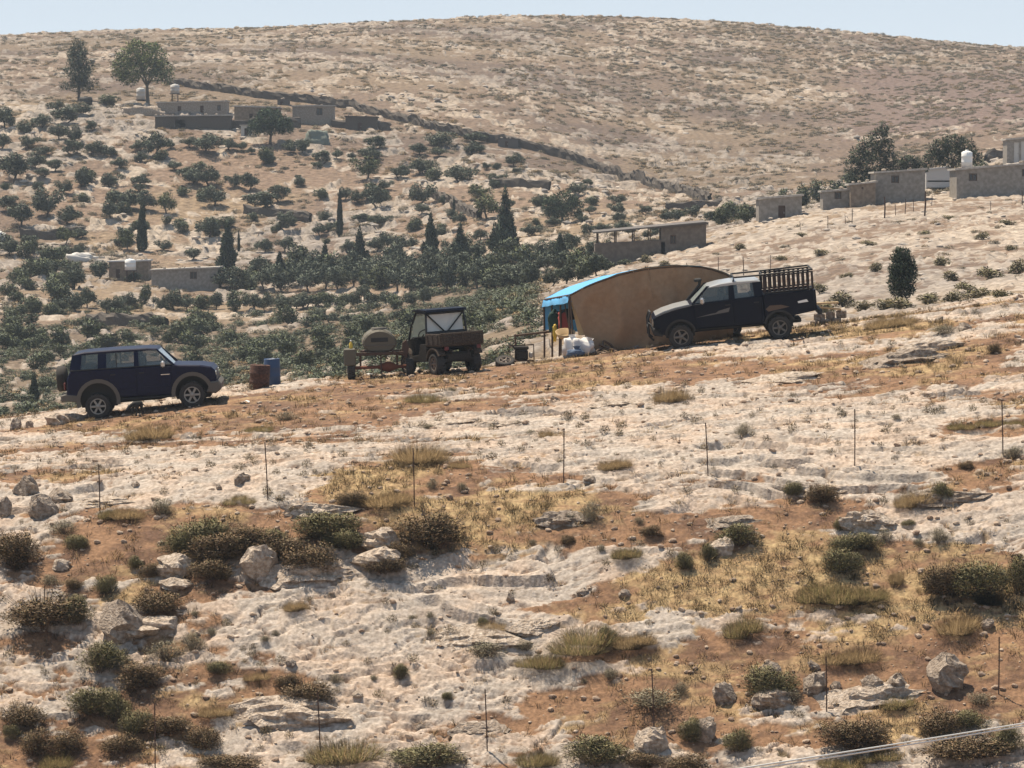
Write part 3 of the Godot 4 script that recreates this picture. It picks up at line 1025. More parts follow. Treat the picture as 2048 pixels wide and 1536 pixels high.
	for e in [[0, 16, 26, 16], [-6, 34, 24, 18], [6, 44, 24, 18], [-3, 60, 24, 18], [6, 72, 19, 14], [-6, 80, 17, 12], [2, 90, 14, 9], [-14, 52, 14, 12], [15, 58, 13, 12], [-8, 95, 7, 6]]:
		lobes.append([Vector3(e[0], e[1], q.randf_range(-6, 6)) * s, Vector3(e[2], e[3], e[2]) * s])
	single_tree("cypress_tree", "dense dark blunt-topped evergreen on the pale slope behind the pickup", 1805, 598, 118, lobes, 9000, 0.11, PINE, wood_mesh(45, 12 * s, 0.06, 3, 0.2, 30 * s), 0.4, 0.5)
	p = sight(541, 290)
	s = -p.z / F
	lobes = []
	for e in [[-22, 34, 22, 16], [0, 50, 26, 16], [20, 36, 24, 16], [32, 26, 16, 10], [-30, 24, 16, 10], [4, 30, 28, 16], [-6, 60, 14, 8]]:
		lobes.append([Vector3(e[0], e[1] + 4, q.randf_range(-14, 14)) * s, Vector3(e[2], e[3], e[2]) * s])
	single_tree("broad_tree", "dark green spreading tree in front of the upper long house", 541, 290, 300, lobes, 5000, 0.26, [Color(0.05, 0.085, 0.045), Color(0.065, 0.10, 0.05)], wood_mesh(43, 22 * s, 0.16, 4, 1.2, 44 * s), 0.5)
	p = sight(1125, 445)
	s = -p.z / F
	lobes = []
	for e in [[-20, 26, 22, 22], [4, 42, 26, 20], [22, 28, 20, 18], [-6, 24, 26, 18], [-26, 40, 12, 10]]:
		lobes.append([Vector3(e[0], e[1] + 2, q.randf_range(-12, 12)) * s, Vector3(e[2], e[3], e[2]) * s])
	single_tree("broad_tree", "large dark bushy tree on the slope above the open shed", 1125, 445, 250, lobes, 4600, 0.22, [Color(0.05, 0.078, 0.04), Color(0.065, 0.09, 0.045)], wood_mesh(44, 14 * s, 0.14, 4, 0.9, 36 * s), 0.5)
	# trees behind the houses on the right, standing a little beyond the walls
	var d := 300.0
	for e in [["tall uneven grey-green tree behind the block houses", 1742, 395, [[-36, 60, 18, 22], [-26, 84, 18, 20], [-4, 96, 24, 24], [14, 120, 18, 20], [24, 136, 10, 14], [28, 100, 16, 20], [34, 76, 16, 16], [4, 66, 30, 24], [-26, 40, 24, 18], [18, 44, 24, 18], [-2, 26, 30, 16]], 7000], ["round dark green tree behind the white water tank", 1905, 342, [[-40, 26, 20, 18], [-24, 46, 22, 18], [0, 54, 24, 18], [22, 46, 22, 18], [40, 28, 20, 16], [0, 28, 38, 20]], 5200], ["low spreading green tree between the two larger trees", 1815, 350, [[-20, 16, 18, 14], [4, 24, 20, 14], [24, 14, 16, 12]], 2200]]:
		s = d / F
		lobes = []
		for l in e[3]:
			lobes.append([Vector3(l[0], l[1], q.randf_range(-14, 14)) * s, Vector3(l[2], l[3], l[2]) * s])
		var x: float = (e[1] - CX) * s
		var o := thing("broad_tree", e[0], "tree", "", Vector3(x, base_height(x, d) - 0.1, -d))
		var low: float = (HY - e[2]) / F * d - o.position.y
		for l in lobes:
			l[0] += Vector3(0, low, 0)
		hang("crown", leaf_mesh(rng.randi() % 9999, lobes, e[4], 0.2, 0.5, [Color(0.055, 0.075, 0.045), Color(0.075, 0.095, 0.055), Color(0.05, 0.066, 0.042)], 0.55), M.leaf, o)
		hang("trunk", wood_mesh(rng.randi() % 999, low + 22 * s, 0.14, 4, 0.8, low + 40 * s), M.bark, o)
	for e in [[1572, 400, 40, 30], [1605, 396, 42, 34], [1640, 388, 44, 34], [1672, 378, 46, 38], [1700, 366, 44, 36], [1470, 420, 50, 28], [1500, 428, 40, 24], [1960, 335, 40, 30], [1440, 432, 46, 26]]:
		plant_tree("thicket", e[0], e[1] + 22, e[2], e[3] + 16, "dark green hedge bush behind the block houses", "bush", "hedge bushes behind the block houses", 288.0)
	# shrubs on the pale slope behind the pickup and at its foot
	for e in [[1690, 612, 60, 34], [1720, 622, 44, 24], [1655, 628, 50, 34], [1880, 530, 44, 26], [1905, 560, 40, 22], [1750, 545, 36, 20], [1640, 512, 40, 16], [1560, 520, 30, 14], [1985, 560, 60, 30], [2030, 545, 50, 34], [1935, 585, 50, 24], [1690, 560, 30, 16], [1600, 470, 30, 12], [1850, 470, 36, 16], [1960, 480, 40, 18], [2020, 500, 30, 16], [1740, 490, 40, 12], [1480, 500, 34, 14], [1330, 535, 34, 16], [1290, 525, 34, 18], [1020, 610, 44, 26], [985, 622, 40, 24], [1060, 596, 40, 20], [1005, 650, 46, 18], [1640, 590, 36, 22], [2010, 450, 40, 16], [1900, 440, 30, 12]]:
		plant_tree("scrub", e[0], e[1], e[2], e[3], "low grey-green shrub on the pale slope below the block houses", "shrub", "shrubs on the pale slope", 118.0)
	for e in [[1765, 612, 60, 22], [1810, 612, 70, 22], [1860, 604, 60, 20], [1905, 600, 60, 22], [1950, 594, 60, 20], [2000, 590, 50, 18]]:
		plant_tree("scrub", e[0], e[1] + 6, e[2], e[3] + 6, "brownish shrub in the line of bushes along the crest behind the pickup", "shrub", "bushes along the crest", 112.0)

func make_bush_kinds() -> void:
	var q := RandomNumberGenerator.new()
	q.seed = 123
	for key in ["B", "G", "S"]:
		var tones: Array = {"B": THORN, "G": SAGE, "S": GREY}[key]
		bush_kinds[key] = []
		for v in 5:
			var lobes := []
			for i in 8:
				var a := q.randf() * TAU
				var o := q.randf_range(0.0, 0.33)
				var w := q.randf_range(0.13, 0.24)
				lobes.append([Vector3(cos(a) * o, q.randf_range(0.25, 0.72) * (1.05 - o), sin(a) * o), Vector3(w, q.randf_range(0.2, 0.36), w)])
			lobes.append([Vector3(0, 0.34, 0), Vector3(0.36, 0.36, 0.36)])
			var n: int = {"B": 9000, "G": 8000, "S": 3200}[key]
			var mesh := leaf_mesh(300 + v + n, lobes, n, 0.052 if key != "B" else 0.042, 0.22 if key != "B" else 0.34, tones, 0.6, 0.9 if key != "B" else 0.25)
			var st := tool()
			for i in 26:
				var a := TAU * i / 26.0 + q.randf()
				var o := Vector3(cos(a), 0, sin(a)) * q.randf_range(0.08, 0.46)
				tube(st, [Vector3(0, -0.12, 0) + o * 0.15, o * 0.6 + Vector3(0, 0.34, 0), o * 1.1 + Vector3(q.randfn() * 0.05, q.randf_range(0.75, 1.12) - o.length() * 0.8, q.randfn() * 0.05)], 0.008, 0.003, 3, false)
			bush_kinds[key].append([mesh, made(st)])
	bush_kinds["D"] = []
	for v in 4:
		bush_kinds["D"].append([blade_mesh(400 + v, 2200, 0.95, 0.40, 0.0018, DRY, 0.2), null])
	bush_kinds["Y"] = []
	for v in 3:
		bush_kinds["Y"].append([blade_mesh(420 + v, 2200, 0.9, 0.40, 0.0019, DRY + SAGE + [Color(0.36, 0.32, 0.15), Color(0.30, 0.28, 0.12)], 0.22), null])

const BUSH_NAMES := {"B": ["thorn_bush", "brown thorny cushion bush ", "thorn bush", "brown thorn bushes on the near slope"],
	"G": ["sage_bush", "olive-green leafy shrub ", "shrub", "green shrubs on the near slope"],
	"S": ["grey_shrub", "sparse grey-green shrub ", "shrub", "sparse grey shrubs on the near slope"],
	"D": ["dry_grass_tuft", "tuft of straw-coloured dry grass ", "dry grass", "tufts of dry grass on the near slope"],
	"Y": ["grass_clump", "clump of half-dry yellow-green grass ", "grass clump", "half-dry grass clumps on the near slope"]}

func grow_bushes() -> void:
	make_bush_kinds()
	# column, row of the foot, width, height, kind
	var list := [
		[297, 882, 88, 46, "D"], [516, 866, 46, 22, "Y"], [569, 839, 60, 20, "S"], [398, 881, 16, 16, "S"], [212, 1043, 36, 30, "Y"], [253, 1041, 60, 34, "D"], [318, 1032, 78, 38, "S"], [478, 1006, 62, 22, "Y"], [28, 1132, 118, 92, "B"], [126, 1069, 70, 34, "S"], [147, 1105, 66, 36, "G"], [390, 1097, 140, 72, "G"], [430, 1128, 142, 58, "B"], [470, 1112, 150, 56, "B"], [565, 1118, 140, 60, "B"], [350, 1108, 92, 50, "G"], [690, 1100, 110, 50, "G"], [500, 1098, 130, 52, "B"], [420, 1166, 112, 56, "B"], [540, 1090, 110, 44, "G"], [652, 1074, 165, 62, "G"], [622, 1143, 132, 72, "B"], [700, 1016, 74, 42, "B"], [268, 1139, 42, 30, "G"], [300, 1153, 64, 36, "B"], [147, 1182, 48, 26, "B"], [97, 1172, 56, 22, "S"], [205, 1198, 56, 48, "G"],
		[854, 803, 78, 28, "Y"], [904, 785, 26, 14, "S"], [847, 924, 96, 54, "D"], [916, 933, 44, 20, "D"], [780, 1007, 88, 46, "D"], [866, 976, 36, 26, "S"], [922, 985, 30, 26, "S"], [855, 859, 36, 16, "S"], [1104, 873, 46, 24, "D"], [1062, 869, 28, 12, "S"], [1344, 804, 68, 34, "D"], [1298, 823, 22, 14, "S"], [1227, 941, 62, 26, "D"], [863, 1088, 170, 88, "B"], [1184, 1042, 66, 46, "S"], [1140, 1050, 46, 26, "S"], [1278, 1055, 32, 16, "S"], [1134, 1093, 36, 22, "B"], [1064, 1099, 22, 18, "S"], [1302, 1083, 56, 24, "B"], [1254, 1121, 46, 30, "Y"], [1203, 1117, 26, 18, "S"], [1368, 1139, 48, 44, "G"], [798, 1128, 74, 42, "B"], [768, 1156, 100, 44, "B"],
		[1780, 652, 96, 32, "D"], [1892, 670, 74, 24, "S"], [1990, 706, 36, 30, "B"], [1490, 871, 52, 28, "S"], [1793, 845, 30, 14, "S"], [1928, 859, 58, 26, "Y"], [1977, 852, 40, 22, "Y"], [2032, 851, 40, 24, "Y"], [2030, 920, 54, 32, "S"], [1934, 940, 36, 20, "B"], [1585, 1002, 46, 36, "G"], [1650, 1010, 78, 46, "B"], [1886, 1006, 62, 46, "G"], [1832, 1017, 72, 40, "D"],
		[1684, 1064, 40, 32, "G"], [1477, 1093, 114, 48, "G"], [1417, 1122, 48, 38, "G"], [1690, 1110, 92, 48, "G"], [1740, 1108, 80, 42, "G"], [1690, 1158, 100, 60, "G"], [1774, 1093, 48, 30, "S"], [1819, 1061, 36, 16, "G"], [1880, 1087, 62, 32, "S"], [1842, 1098, 30, 20, "S"], [1640, 1206, 76, 44, "Y"], [1692, 1214, 84, 56, "Y"], [1742, 1208, 72, 44, "Y"], [1796, 1176, 38, 38, "D"], [1888, 1192, 100, 82, "B"], [1968, 1198, 150, 92, "G"], [2044, 1194, 96, 88, "G"], [1980, 1220, 48, 38, "Y"], [1924, 1266, 84, 46, "D"], [1489, 1282, 66, 54, "Y"], [1540, 1398, 136, 76, "G"], [1578, 1408, 84, 34, "S"], [1706, 1342, 104, 42, "D"], [1803, 1426, 64, 36, "Y"], [1968, 1412, 62, 34, "S"], [1714, 1504, 168, 78, "B"], [1886, 1478, 110, 66, "B"], [1952, 1468, 96, 50, "G"], [1935, 1526, 190, 62, "B"], [2022, 1520, 90, 60, "G"], [1481, 1510, 78, 56, "G"], [1387, 1494, 66, 62, "G"], [1362, 1400, 44, 38, "S"], [1562, 1526, 34, 30, "Y"], [1725, 1550, 150, 34, "Y"], [1372, 1546, 120, 46, "B"],
		[964, 1265, 32, 30, "G"], [985, 1260, 60, 30, "D"], [860, 1254, 26, 16, "S"], [823, 1251, 24, 14, "S"], [860, 1283, 38, 20, "S"], [977, 1333, 98, 40, "S"], [1050, 1297, 56, 28, "S"], [1083, 1354, 78, 46, "Y"], [1172, 1310, 110, 60, "Y"], [1213, 1302, 54, 54, "G"], [1268, 1289, 84, 36, "D"], [1223, 1369, 48, 30, "S"], [1169, 1369, 20, 12, "S"], [1305, 1422, 148, 52, "S"], [800, 1367, 46, 38, "G"], [895, 1411, 32, 22, "G"], [745, 1373, 24, 16, "S"], [680, 1514, 116, 66, "Y"], [858, 1546, 190, 52, "G"], [1076, 1542, 74, 40, "Y"], [1193, 1546, 170, 62, "G"], [1290, 1546, 100, 40, "B"],
		[80, 1266, 175, 84, "B"], [152, 1262, 84, 62, "G"], [306, 1228, 120, 58, "B"], [328, 1327, 98, 42, "S"], [383, 1304, 68, 44, "S"], [420, 1270, 30, 24, "S"], [386, 1239, 26, 14, "S"], [200, 1359, 130, 66, "G"], [280, 1387, 114, 58, "B"], [440, 1356, 72, 30, "G"], [548, 1289, 22, 16, "S"], [528, 1307, 30, 16, "S"], [592, 1236, 54, 22, "D"], [575, 1374, 68, 36, "B"], [616, 1414, 124, 54, "B"], [670, 1376, 38, 22, "S"], [513, 1373, 46, 22, "D"], [177, 1442, 122, 66, "G"], [226, 1443, 84, 62, "G"], [263, 1472, 84, 62, "G"], [336, 1470, 112, 46, "B"], [427, 1434, 62, 32, "D"], [36, 1466, 104, 58, "B"], [18, 1488, 44, 36, "G"], [126, 1514, 92, 58, "B"], [66, 1524, 84, 62, "B"], [236, 1514, 94, 48, "B"], [403, 1510, 84, 62, "B"], [460, 1548, 150, 30, "B"], [106, 1544, 60, 34, "Y"]]
	for e in list:
		var p := sight(e[0], e[1])
		var s := -p.z / F
		var key: String = e[4]
		var kk: Array = bush_kinds[key]
		var k: Array = kk[rng.randi() % kk.size()]
		var nm: Array = BUSH_NAMES[key]
		var o := thing(nm[0], sized(e[2], 40, 90) + nm[1] + nearest(NEAR_MARKS, e[0], e[1]), nm[2], nm[3], p + Vector3(0, -0.03, 0))
		var b := Basis(Vector3.UP, rng.randf() * TAU).scaled(Vector3(e[2] * s * 1.12, e[3] * s * (0.95 if key in ["B", "G", "S"] else 1.1), e[2] * s * 0.95))
		if not k[1]:
			# a wide patch of grass is several tufts grown together
			var tufts := maxi(1, int(ceil(e[2] / (e[3] * 1.15))))
			for i in tufts:
				var kt: Array = kk[rng.randi() % kk.size()]
				var wt: float = minf(e[2], e[3] * 1.7) * s * rng.randf_range(0.8, 1.2)
				var x: float = (0.0 if tufts == 1 else (float(i) / (tufts - 1) - 0.5) * (e[2] * s - wt * 0.7)) + rng.randf_range(-0.05, 0.05)
				var z: float = rng.randf_range(-0.25, 0.25) * e[2] * s * (0.0 if tufts == 1 else 0.6)
				var q := Vector3(x, ground_y(p.x + x, -p.z - z) - p.y, z)
				hang("blades", kt[0], M.straw, o, Transform3D(Basis(Vector3.UP, rng.randf() * TAU).scaled(Vector3(wt, e[3] * s * rng.randf_range(0.75, 1.15), wt)), q))
			continue
		hang("foliage", k[0], M.leaf, o, Transform3D(b, Vector3.ZERO))
		hang("stem", k[1], M.twig, o, Transform3D(b, Vector3.ZERO))

# short dry grass, stubble and loose chips: nobody could count them
func scatter_cover() -> void:
	var r := RandomNumberGenerator.new()
	r.seed = 99
	var grass := []
	var gt := []
	var chips := []
	var ct := []
	var tufts := []
	var tt := []
	for i in 60000:
		var d := r.randf_range(76.0, 113.0)
		if r.randf() > 1.25 - (d - 76.0) / 46.0:
			continue
		var x := (r.randf_range(-60, 2110) - CX) / F * d
		var y := ground_y(x, d)
		var c := out_color
		var straw := c.g > 0.24 and c.b < 0.24
		var soil := c.b < 0.13
		var q := r.randf()
		if straw and q < 0.62 or soil and q < 0.10:
			grass.append(Transform3D(Basis(Vector3.UP, r.randf() * TAU).scaled(Vector3.ONE * r.randf_range(0.5, 1.3)), Vector3(x, y - 0.02, -d)))
			gt.append(Color(1, 1, 1) * r.randf_range(0.8, 1.25) if straw else Color(0.8, 0.75, 0.7))
		elif q > (0.87 if soil else 0.92 if straw else 0.955):
			var s := 0.035 + 0.13 * pow(r.randf(), 3.0)
			chips.append(Transform3D(Basis.from_euler(Vector3(r.randf() * 0.6, r.randf() * TAU, r.randf() * 0.6)).scaled(Vector3(s * 1.35, s * 0.75, s)), Vector3(x, y + s * 0.16, -d)))
			ct.append(Color(0.46, 0.36, 0.27).lerp(Color(0.27, 0.185, 0.13), r.randf()))
		elif not soil and not straw and q < 0.018:
			tufts.append(Transform3D(Basis(Vector3.UP, r.randf() * TAU).scaled(Vector3.ONE * r.randf_range(0.10, 0.28)), Vector3(x, y - 0.01, -d)))
			tt.append(Color(1, 1, 1) * r.randf_range(0.6, 1.2))
	many("dry_grass", "short straw-coloured dry grass covering the soil patches", "dry grass", blade_mesh(501, 26, 0.16, 0.13, 0.0045, DRY.slice(0, 3), 0.06), M.straw, grass, gt)
	many("loose_stones", "small loose grey and tan stones strewn over the slope", "stones", stone_mesh(502, 0.3, 8, 4), M.chip, chips, ct)
	many("dwarf_plants", "tiny grey dwarf plants growing in cracks of the rock", "plants", leaf_mesh(503, [[Vector3(0, 0.3, 0), Vector3(0.5, 0.35, 0.5)]], 160, 0.2, 0.25, GREY + THORN, 0.8, 0.8), M.leaf, tufts, tt)
	# heath and stones on the far hills
	var scrub := []
	var st := []
	var rocks := []
	var rt := []
	var green := []
	var gr := []
	for i in 90000:
		var d := 130.0 + 560.0 * pow(r.randf(), 0.62)
		var col := r.randf_range(-80, 2130)
		var x := (col - CX) / F * d
		var right := col > 1100.0 and d < 300.0
		var grove := d < 430.0 and not right
		var dens := n_far.get_noise_2d(x * 2.4 + 500.0, d * 1.6) * 0.7 + 0.05 + 0.22 * n_edge.get_noise_2d(x * 0.1, d * 0.1)
		if d < 335.0 and col < 1080.0:
			dens += 0.22
			if absf(d - 327.0 + 4.0 * sin(x * 0.1)) < 5.0 or absf(d - 302.0 + 3.0 * sin(x * 0.07)) < 3.0:
				continue
		dens += 0.22 * smoothstep(900.0, 1250.0, col) * smoothstep(470.0, 560.0, d) if not right else -0.05
		if r.randf() > smoothstep(-0.2, 0.5, dens) * (0.13 if right else 0.55 if grove else 0.46):
			if d > 330.0 and r.randf() < 0.14 or right and r.randf() < 0.08:
				var yy := ground_y(x, d)
				if out_color.b < 0.27:
					continue
				var s := r.randf_range(0.25, 0.8) * (0.5 if right else 1.0)
				rocks.append(Transform3D(Basis.from_euler(Vector3(r.randf_range(-0.2, 0.2), r.randf() * TAU, r.randf_range(-0.2, 0.2))).scaled(Vector3(s * 1.6, s * 0.6, s)), Vector3(x, yy + s * 0.08, -d)))
				rt.append(Color(0.48, 0.41, 0.34).lerp(Color(0.30, 0.27, 0.24), r.randf()))
			continue
		var s := r.randf_range(0.22, 0.75) * (0.6 if right else 1.0)
		if d < 335.0 and col < 1080.0 and r.randf() < 0.6:
			s *= 1.35
			green.append(Transform3D(Basis(Vector3.UP, r.randf() * TAU).scaled(Vector3(s * 1.4, s, s * 1.3)), Vector3(x, ground_y(x, d) - 0.05, -d)))
			gr.append(Color(1, 1, 1) * r.randf_range(0.8, 1.3))
			continue
		scrub.append(Transform3D(Basis(Vector3.UP, r.randf() * TAU).scaled(Vector3(s * 1.5, s * 0.8, s * 1.2)), Vector3(x, ground_y(x, d) - 0.05, -d)))
		st.append(Color(1, 1, 1) * r.randf_range(0.75, 1.3) if r.randf() < 0.75 else Color(1.3, 1.08, 0.82))
	many("hill_scrub", "low grey-green scrub spread over the far hills", "scrub", leaf_mesh(504, [[Vector3(0, 0.2, 0), Vector3(0.5, 0.42, 0.5)], [Vector3(0.25, 0.15, 0.1), Vector3(0.35, 0.3, 0.3)]], 360, 0.16, 0.42, HEATH, 0.5), M.leaf, scrub, st)
	many("valley_scrub", "dense dark green undergrowth covering the valley floor", "undergrowth", leaf_mesh(506, [[Vector3(0, 0.25, 0), Vector3(0.5, 0.45, 0.5)], [Vector3(0.25, 0.2, 0.1), Vector3(0.35, 0.35, 0.3)]], 520, 0.12, 0.45, OLIVE + OLIVE + PALE, 0.5), M.leaf, green, gr)
	many("hill_stones", "pale limestone blocks scattered over the far hills", "stones", stone_mesh(505, 0.3, 8, 5), M.chip, rocks, rt)

# ------------------------------------------------------------------ boulders and slabs
func place_rocks() -> void:
	var shapes := []
	for i in 9:
		shapes.append(stone_mesh(600 + i, 0.34, 18, 6))
	# column, row of the foot, width, height, label
	var list := [[30, 858, 26, 26, "small upright stone in the row behind the blue car"], [57, 853, 20, 20, "small squat stone in the row behind the blue car"], [115, 848, 52, 36, "flat-faced tan boulder beside the spare wheel of the blue car"], [150, 838, 60, 22, "low tan rock under the rear of the blue car"],
		[52, 992, 56, 50, "brown boulder at the back of the boulder cluster"], [114, 1001, 60, 38, "dark grey rounded boulder at the edge of the boulder cluster"], [8, 1030, 30, 40, "grey boulder half hidden beside the cushion bush"], [80, 1039, 64, 50, "blocky grey boulder in front of the boulder cluster"],
		[480, 973, 40, 24, "lone brown rounded stone on the bare rock"], [238, 1288, 96, 76, "large tilted grey boulder among bushes with a flat shaded face"], [318, 1262, 100, 24, "flat pale slab beside the large tilted boulder"], [278, 1284, 86, 22, "curved pale slab at the foot of the large tilted boulder"], [515, 1158, 92, 62, "big pale boulder between two brown bushes"], [348, 1148, 80, 44, "pale cracked boulder under the large green bush"], [350, 1178, 70, 24, "low pale rock below the cracked boulder"],
		[765, 1098, 90, 40, "pale rounded slab beside the largest thorn bush"], [760, 1136, 116, 40, "long pale rounded slab below the largest thorn bush"], [1446, 1112, 60, 34, "pale stone tucked into the green bushes"], [1450, 1407, 54, 42, "grey upright boulder at the start of the row of boulders"], [1542, 1374, 66, 46, "grey boulder sunk in the domed green bush"], [1545, 1420, 88, 40, "low grey boulder with a shrub growing over it"], [1634, 1398, 56, 46, "grey cracked boulder in the middle of the row"], [1750, 1390, 54, 42, "knobbly grey boulder next to a smooth one"], [1799, 1388, 48, 40, "smooth rounded grey boulder next to a knobbly one"], [1895, 1388, 88, 68, "large angular grey boulder at the end of the row"], [1676, 1385, 24, 18, "small stone in the gap of the boulder row"], [1630, 1345, 30, 18, "small grey stone behind the boulder row"],
		[1305, 1514, 76, 54, "pale block at the foot of the fence post"], [1202, 1504, 52, 34, "pale rock between green bushes at the foot of the slope"], [1414, 1494, 42, 62, "dark pointed rock behind the green bush"], [1180, 967, 36, 18, "flat grey stone on the yellow soil"], [1250, 1200, 28, 18, "single brown stone on the rim of the straw patch"], [1166, 1192, 26, 16, "single grey stone beside the rock pavement"], [1020, 1207, 18, 14, "dark round stone on bare brown soil"], [857, 1190, 32, 16, "flat grey stone at the edge of the big slab"], [1110, 800, 22, 12, "grey stone on the pavement below the tent"], [1980, 1268, 30, 20, "dark stone beside the brown grass"], [118, 1148, 40, 22, "pale stone among low shrubs"], [190, 1012, 22, 14, "small grey stone beside the fence post"], [436, 980, 16, 12, "small stone near the lone brown stone"], [270, 970, 20, 12, "small dark stone on the pale pavement"], [712, 1405, 26, 14, "flat dark stone on pale pavement"], [580, 1350, 24, 12, "small dark stone above the brown bush"], [840, 1470, 26, 16, "dark stone near the bottom fence post"], [1480, 1225, 18, 12, "small stone on the straw"], [1930, 660, 30, 18, "dark rock on the crest"], [1880, 640, 20, 14, "small dark rock on the crest"]]
	for i in list.size():
		var e: Array = list[i]
		var p := sight(e[0], e[1])
		var s := -p.z / F
		var b := Basis.from_euler(Vector3(rng.randf_range(-0.12, 0.12), rng.randf_range(-0.6, 0.6) + (i % 4) * PI / 2.0, rng.randf_range(-0.12, 0.12)))
		b = Basis.from_scale(Vector3(e[2] * s * 0.96, e[3] * s * 1.25, e[2] * s * 0.8)) * b
		lone("boulder", shapes[i % 9], M.boulder if "pale" in e[4] or "tan" in e[4] else M.grey_boulder, e[4], "boulder" if e[2] > 34 else "stone", "", Transform3D(b, p + Vector3(0, e[3] * s * 0.24, 0)))
	# ledges of limestone that stand out of the slope
	var slabs := [[1790, 726, 190, 34, "long grey limestone ledge with a shaded front below the crest"], [1870, 700, 130, 30, "upper end of the limestone ledge under a dead shrub"], [1560, 762, 150, 20, "low dark-edged limestone step below the pickup"], [1625, 985, 132, 30, "pale limestone slab above two dark bushes"], [1740, 1068, 110, 46, "steep pale edge of the large rock pavement"], [590, 1168, 200, 34, "pale limestone slab at the foot of the bush thicket"], [960, 1290, 190, 24, "pale limestone slab crossing the brown soil"], [1060, 1268, 100, 18, "thin pale slab above the dry grass"], [640, 1032, 140, 30, "pale limestone step beneath the dark bush"], [1130, 1052, 110, 30, "grey limestone step with a sparse shrub on it"], [1720, 1418, 230, 36, "flat pale slab in front of the boulder row"], [590, 1440, 240, 50, "broad pale slab near the bottom fence post"], [690, 1085, 70, 26, "pale slab between the thicket and the largest bush"], [1900, 1010, 150, 30, "grey limestone step at the top of the rock pavement"], [960, 1472, 120, 18, "low grey ledge beside the bottom fence post"], [1450, 1058, 130, 16, "grey limestone ledge on the bare pavement"], [210, 1010, 130, 16, "low ledge of rock next to the fence post"], [860, 852, 150, 14, "low ledge of rock below the dry tuft"], [1010, 852, 110, 14, "dark-edged ledge of rock on the upper pavement"], [1240, 815, 120, 12, "thin ledge of rock by the dry tuft"]]
	var flat := []
	for i in 5:
		flat.append(stone_mesh(640 + i, 0.42, 30, 3))
	for i in slabs.size():
		var e: Array = slabs[i]
		var p := sight(e[0], e[1])
		var s := -p.z / F
		var d := -p.z
		var up := Vector3(-(base_height(p.x + 0.5, d) - base_height(p.x - 0.5, d)), 1.0, base_height(p.x, d + 0.5) - base_height(p.x, d - 0.5)).normalized()
		var ax := Vector3(1, -up.x / up.y, 0).normalized()
		var lie := Basis(ax, up, ax.cross(up).normalized())
		var b := lie * Basis.from_scale(Vector3(e[2] * s * 1.1, e[3] * s * 1.35, e[2] * s * 0.42)) * Basis(Vector3.UP, (i % 5) * 1.3)
		lone("limestone_ledge", flat[i % 5], M.boulder if not "grey" in e[4] else M.grey_boulder, e[4], "rock ledge", "", Transform3D(b, p + Vector3(0, 0.0, -e[2] * s * 0.05)))

# ------------------------------------------------------------------ vehicles
const ROUND_Z := Basis(Vector3(1, 0, 0), Vector3(0, 0, 1), Vector3(0, -1, 0))   # turns the lathe's axis to z

func wheel(parent: Node3D, c: Vector3, r: float, w: float, side: float, rim_m: Material, spokes := 6, turn := 0.0) -> void:
	var xf := Transform3D(Basis(Vector3.UP, turn) * ROUND_Z, c)
	var st := tool()
	lathe(st, [Vector2(r * 0.60, -w * 0.42), Vector2(r * 0.70, -w * 0.5), Vector2(r * 0.90, -w * 0.5), Vector2(r * 0.975, -w * 0.4), Vector2(r * 0.975, w * 0.4), Vector2(r * 0.90, w * 0.5), Vector2(r * 0.70, w * 0.5), Vector2(r * 0.60, w * 0.42)], xf, 28)
	for i in 26:
		var a := TAU * i / 26.0
		for s in [-1.0, 1.0]:
			var b := Basis(Vector3.UP, turn) * Basis(Vector3.BACK, a + s * 0.06)
			box(st, c + b * Vector3(r * 0.97, 0, s * w * 0.25), Vector3(r * 0.07, r * 0.13, w * 0.44), 0.006, b)
	var t := part("wheel", st, M.rubber, parent)
	st = tool()
	lathe(st, [Vector2(0.0, -w * 0.1), Vector2(r * 0.60, -w * 0.1)], xf, 20)
	part("brake_disc", st, M.dark, t)
	st = tool()
	var f := side * w * 0.34
	lathe(st, [Vector2(r * 0.54, f - 0.03), Vector2(r * 0.62, f - 0.03), Vector2(r * 0.63, f + 0.03), Vector2(r * 0.56, f + 0.03), Vector2(r * 0.54, f - 0.03)], xf, 24)
	lathe(st, [Vector2(0.0, f + side * 0.03), Vector2(r * 0.18, f + side * 0.02), Vector2(r * 0.22, f - side * 0.03)], xf, 14)
	for i in spokes:
		var b := Basis(Vector3.UP, turn) * Basis(Vector3.BACK, TAU * i / spokes)
		box(st, c + b * Vector3(r * 0.37, 0, f), Vector3(r * 0.42, r * 0.17, 0.04), 0.01, b)
	part("rim", st, rim_m, t)

# both sides of a leaning pillar: foot from x0 to x1 at height y0, head from x2 to x3 at y1
func pillar(st: SurfaceTool, x0: float, x1: float, y0: float, x2: float, x3: float, y1: float, z0: float, z1: float, th := 0.06, sides := [-1.0, 1.0]) -> void:
	for s in sides:
		hexa(st, [Vector3(x0, y0, s * z0), Vector3(x1, y0, s * z0), Vector3(x1, y0, s * (z0 - th)), Vector3(x0, y0, s * (z0 - th)), Vector3(x2, y1, s * z1), Vector3(x3, y1, s * z1), Vector3(x3, y1, s * (z1 - th)), Vector3(x2, y1, s * (z1 - th))])

func pane(called: String, parent: Node3D, a: Vector3, b: Vector3, c: Vector3, d: Vector3, m: Material = null) -> void:
	var st := tool()
	var n := (b - a).cross(d - a).normalized() * 0.005
	hexa(st, [a, b, b + n, a + n, d, c, c + n, d + n])
	part(called, st, m if m else M.glass, parent)

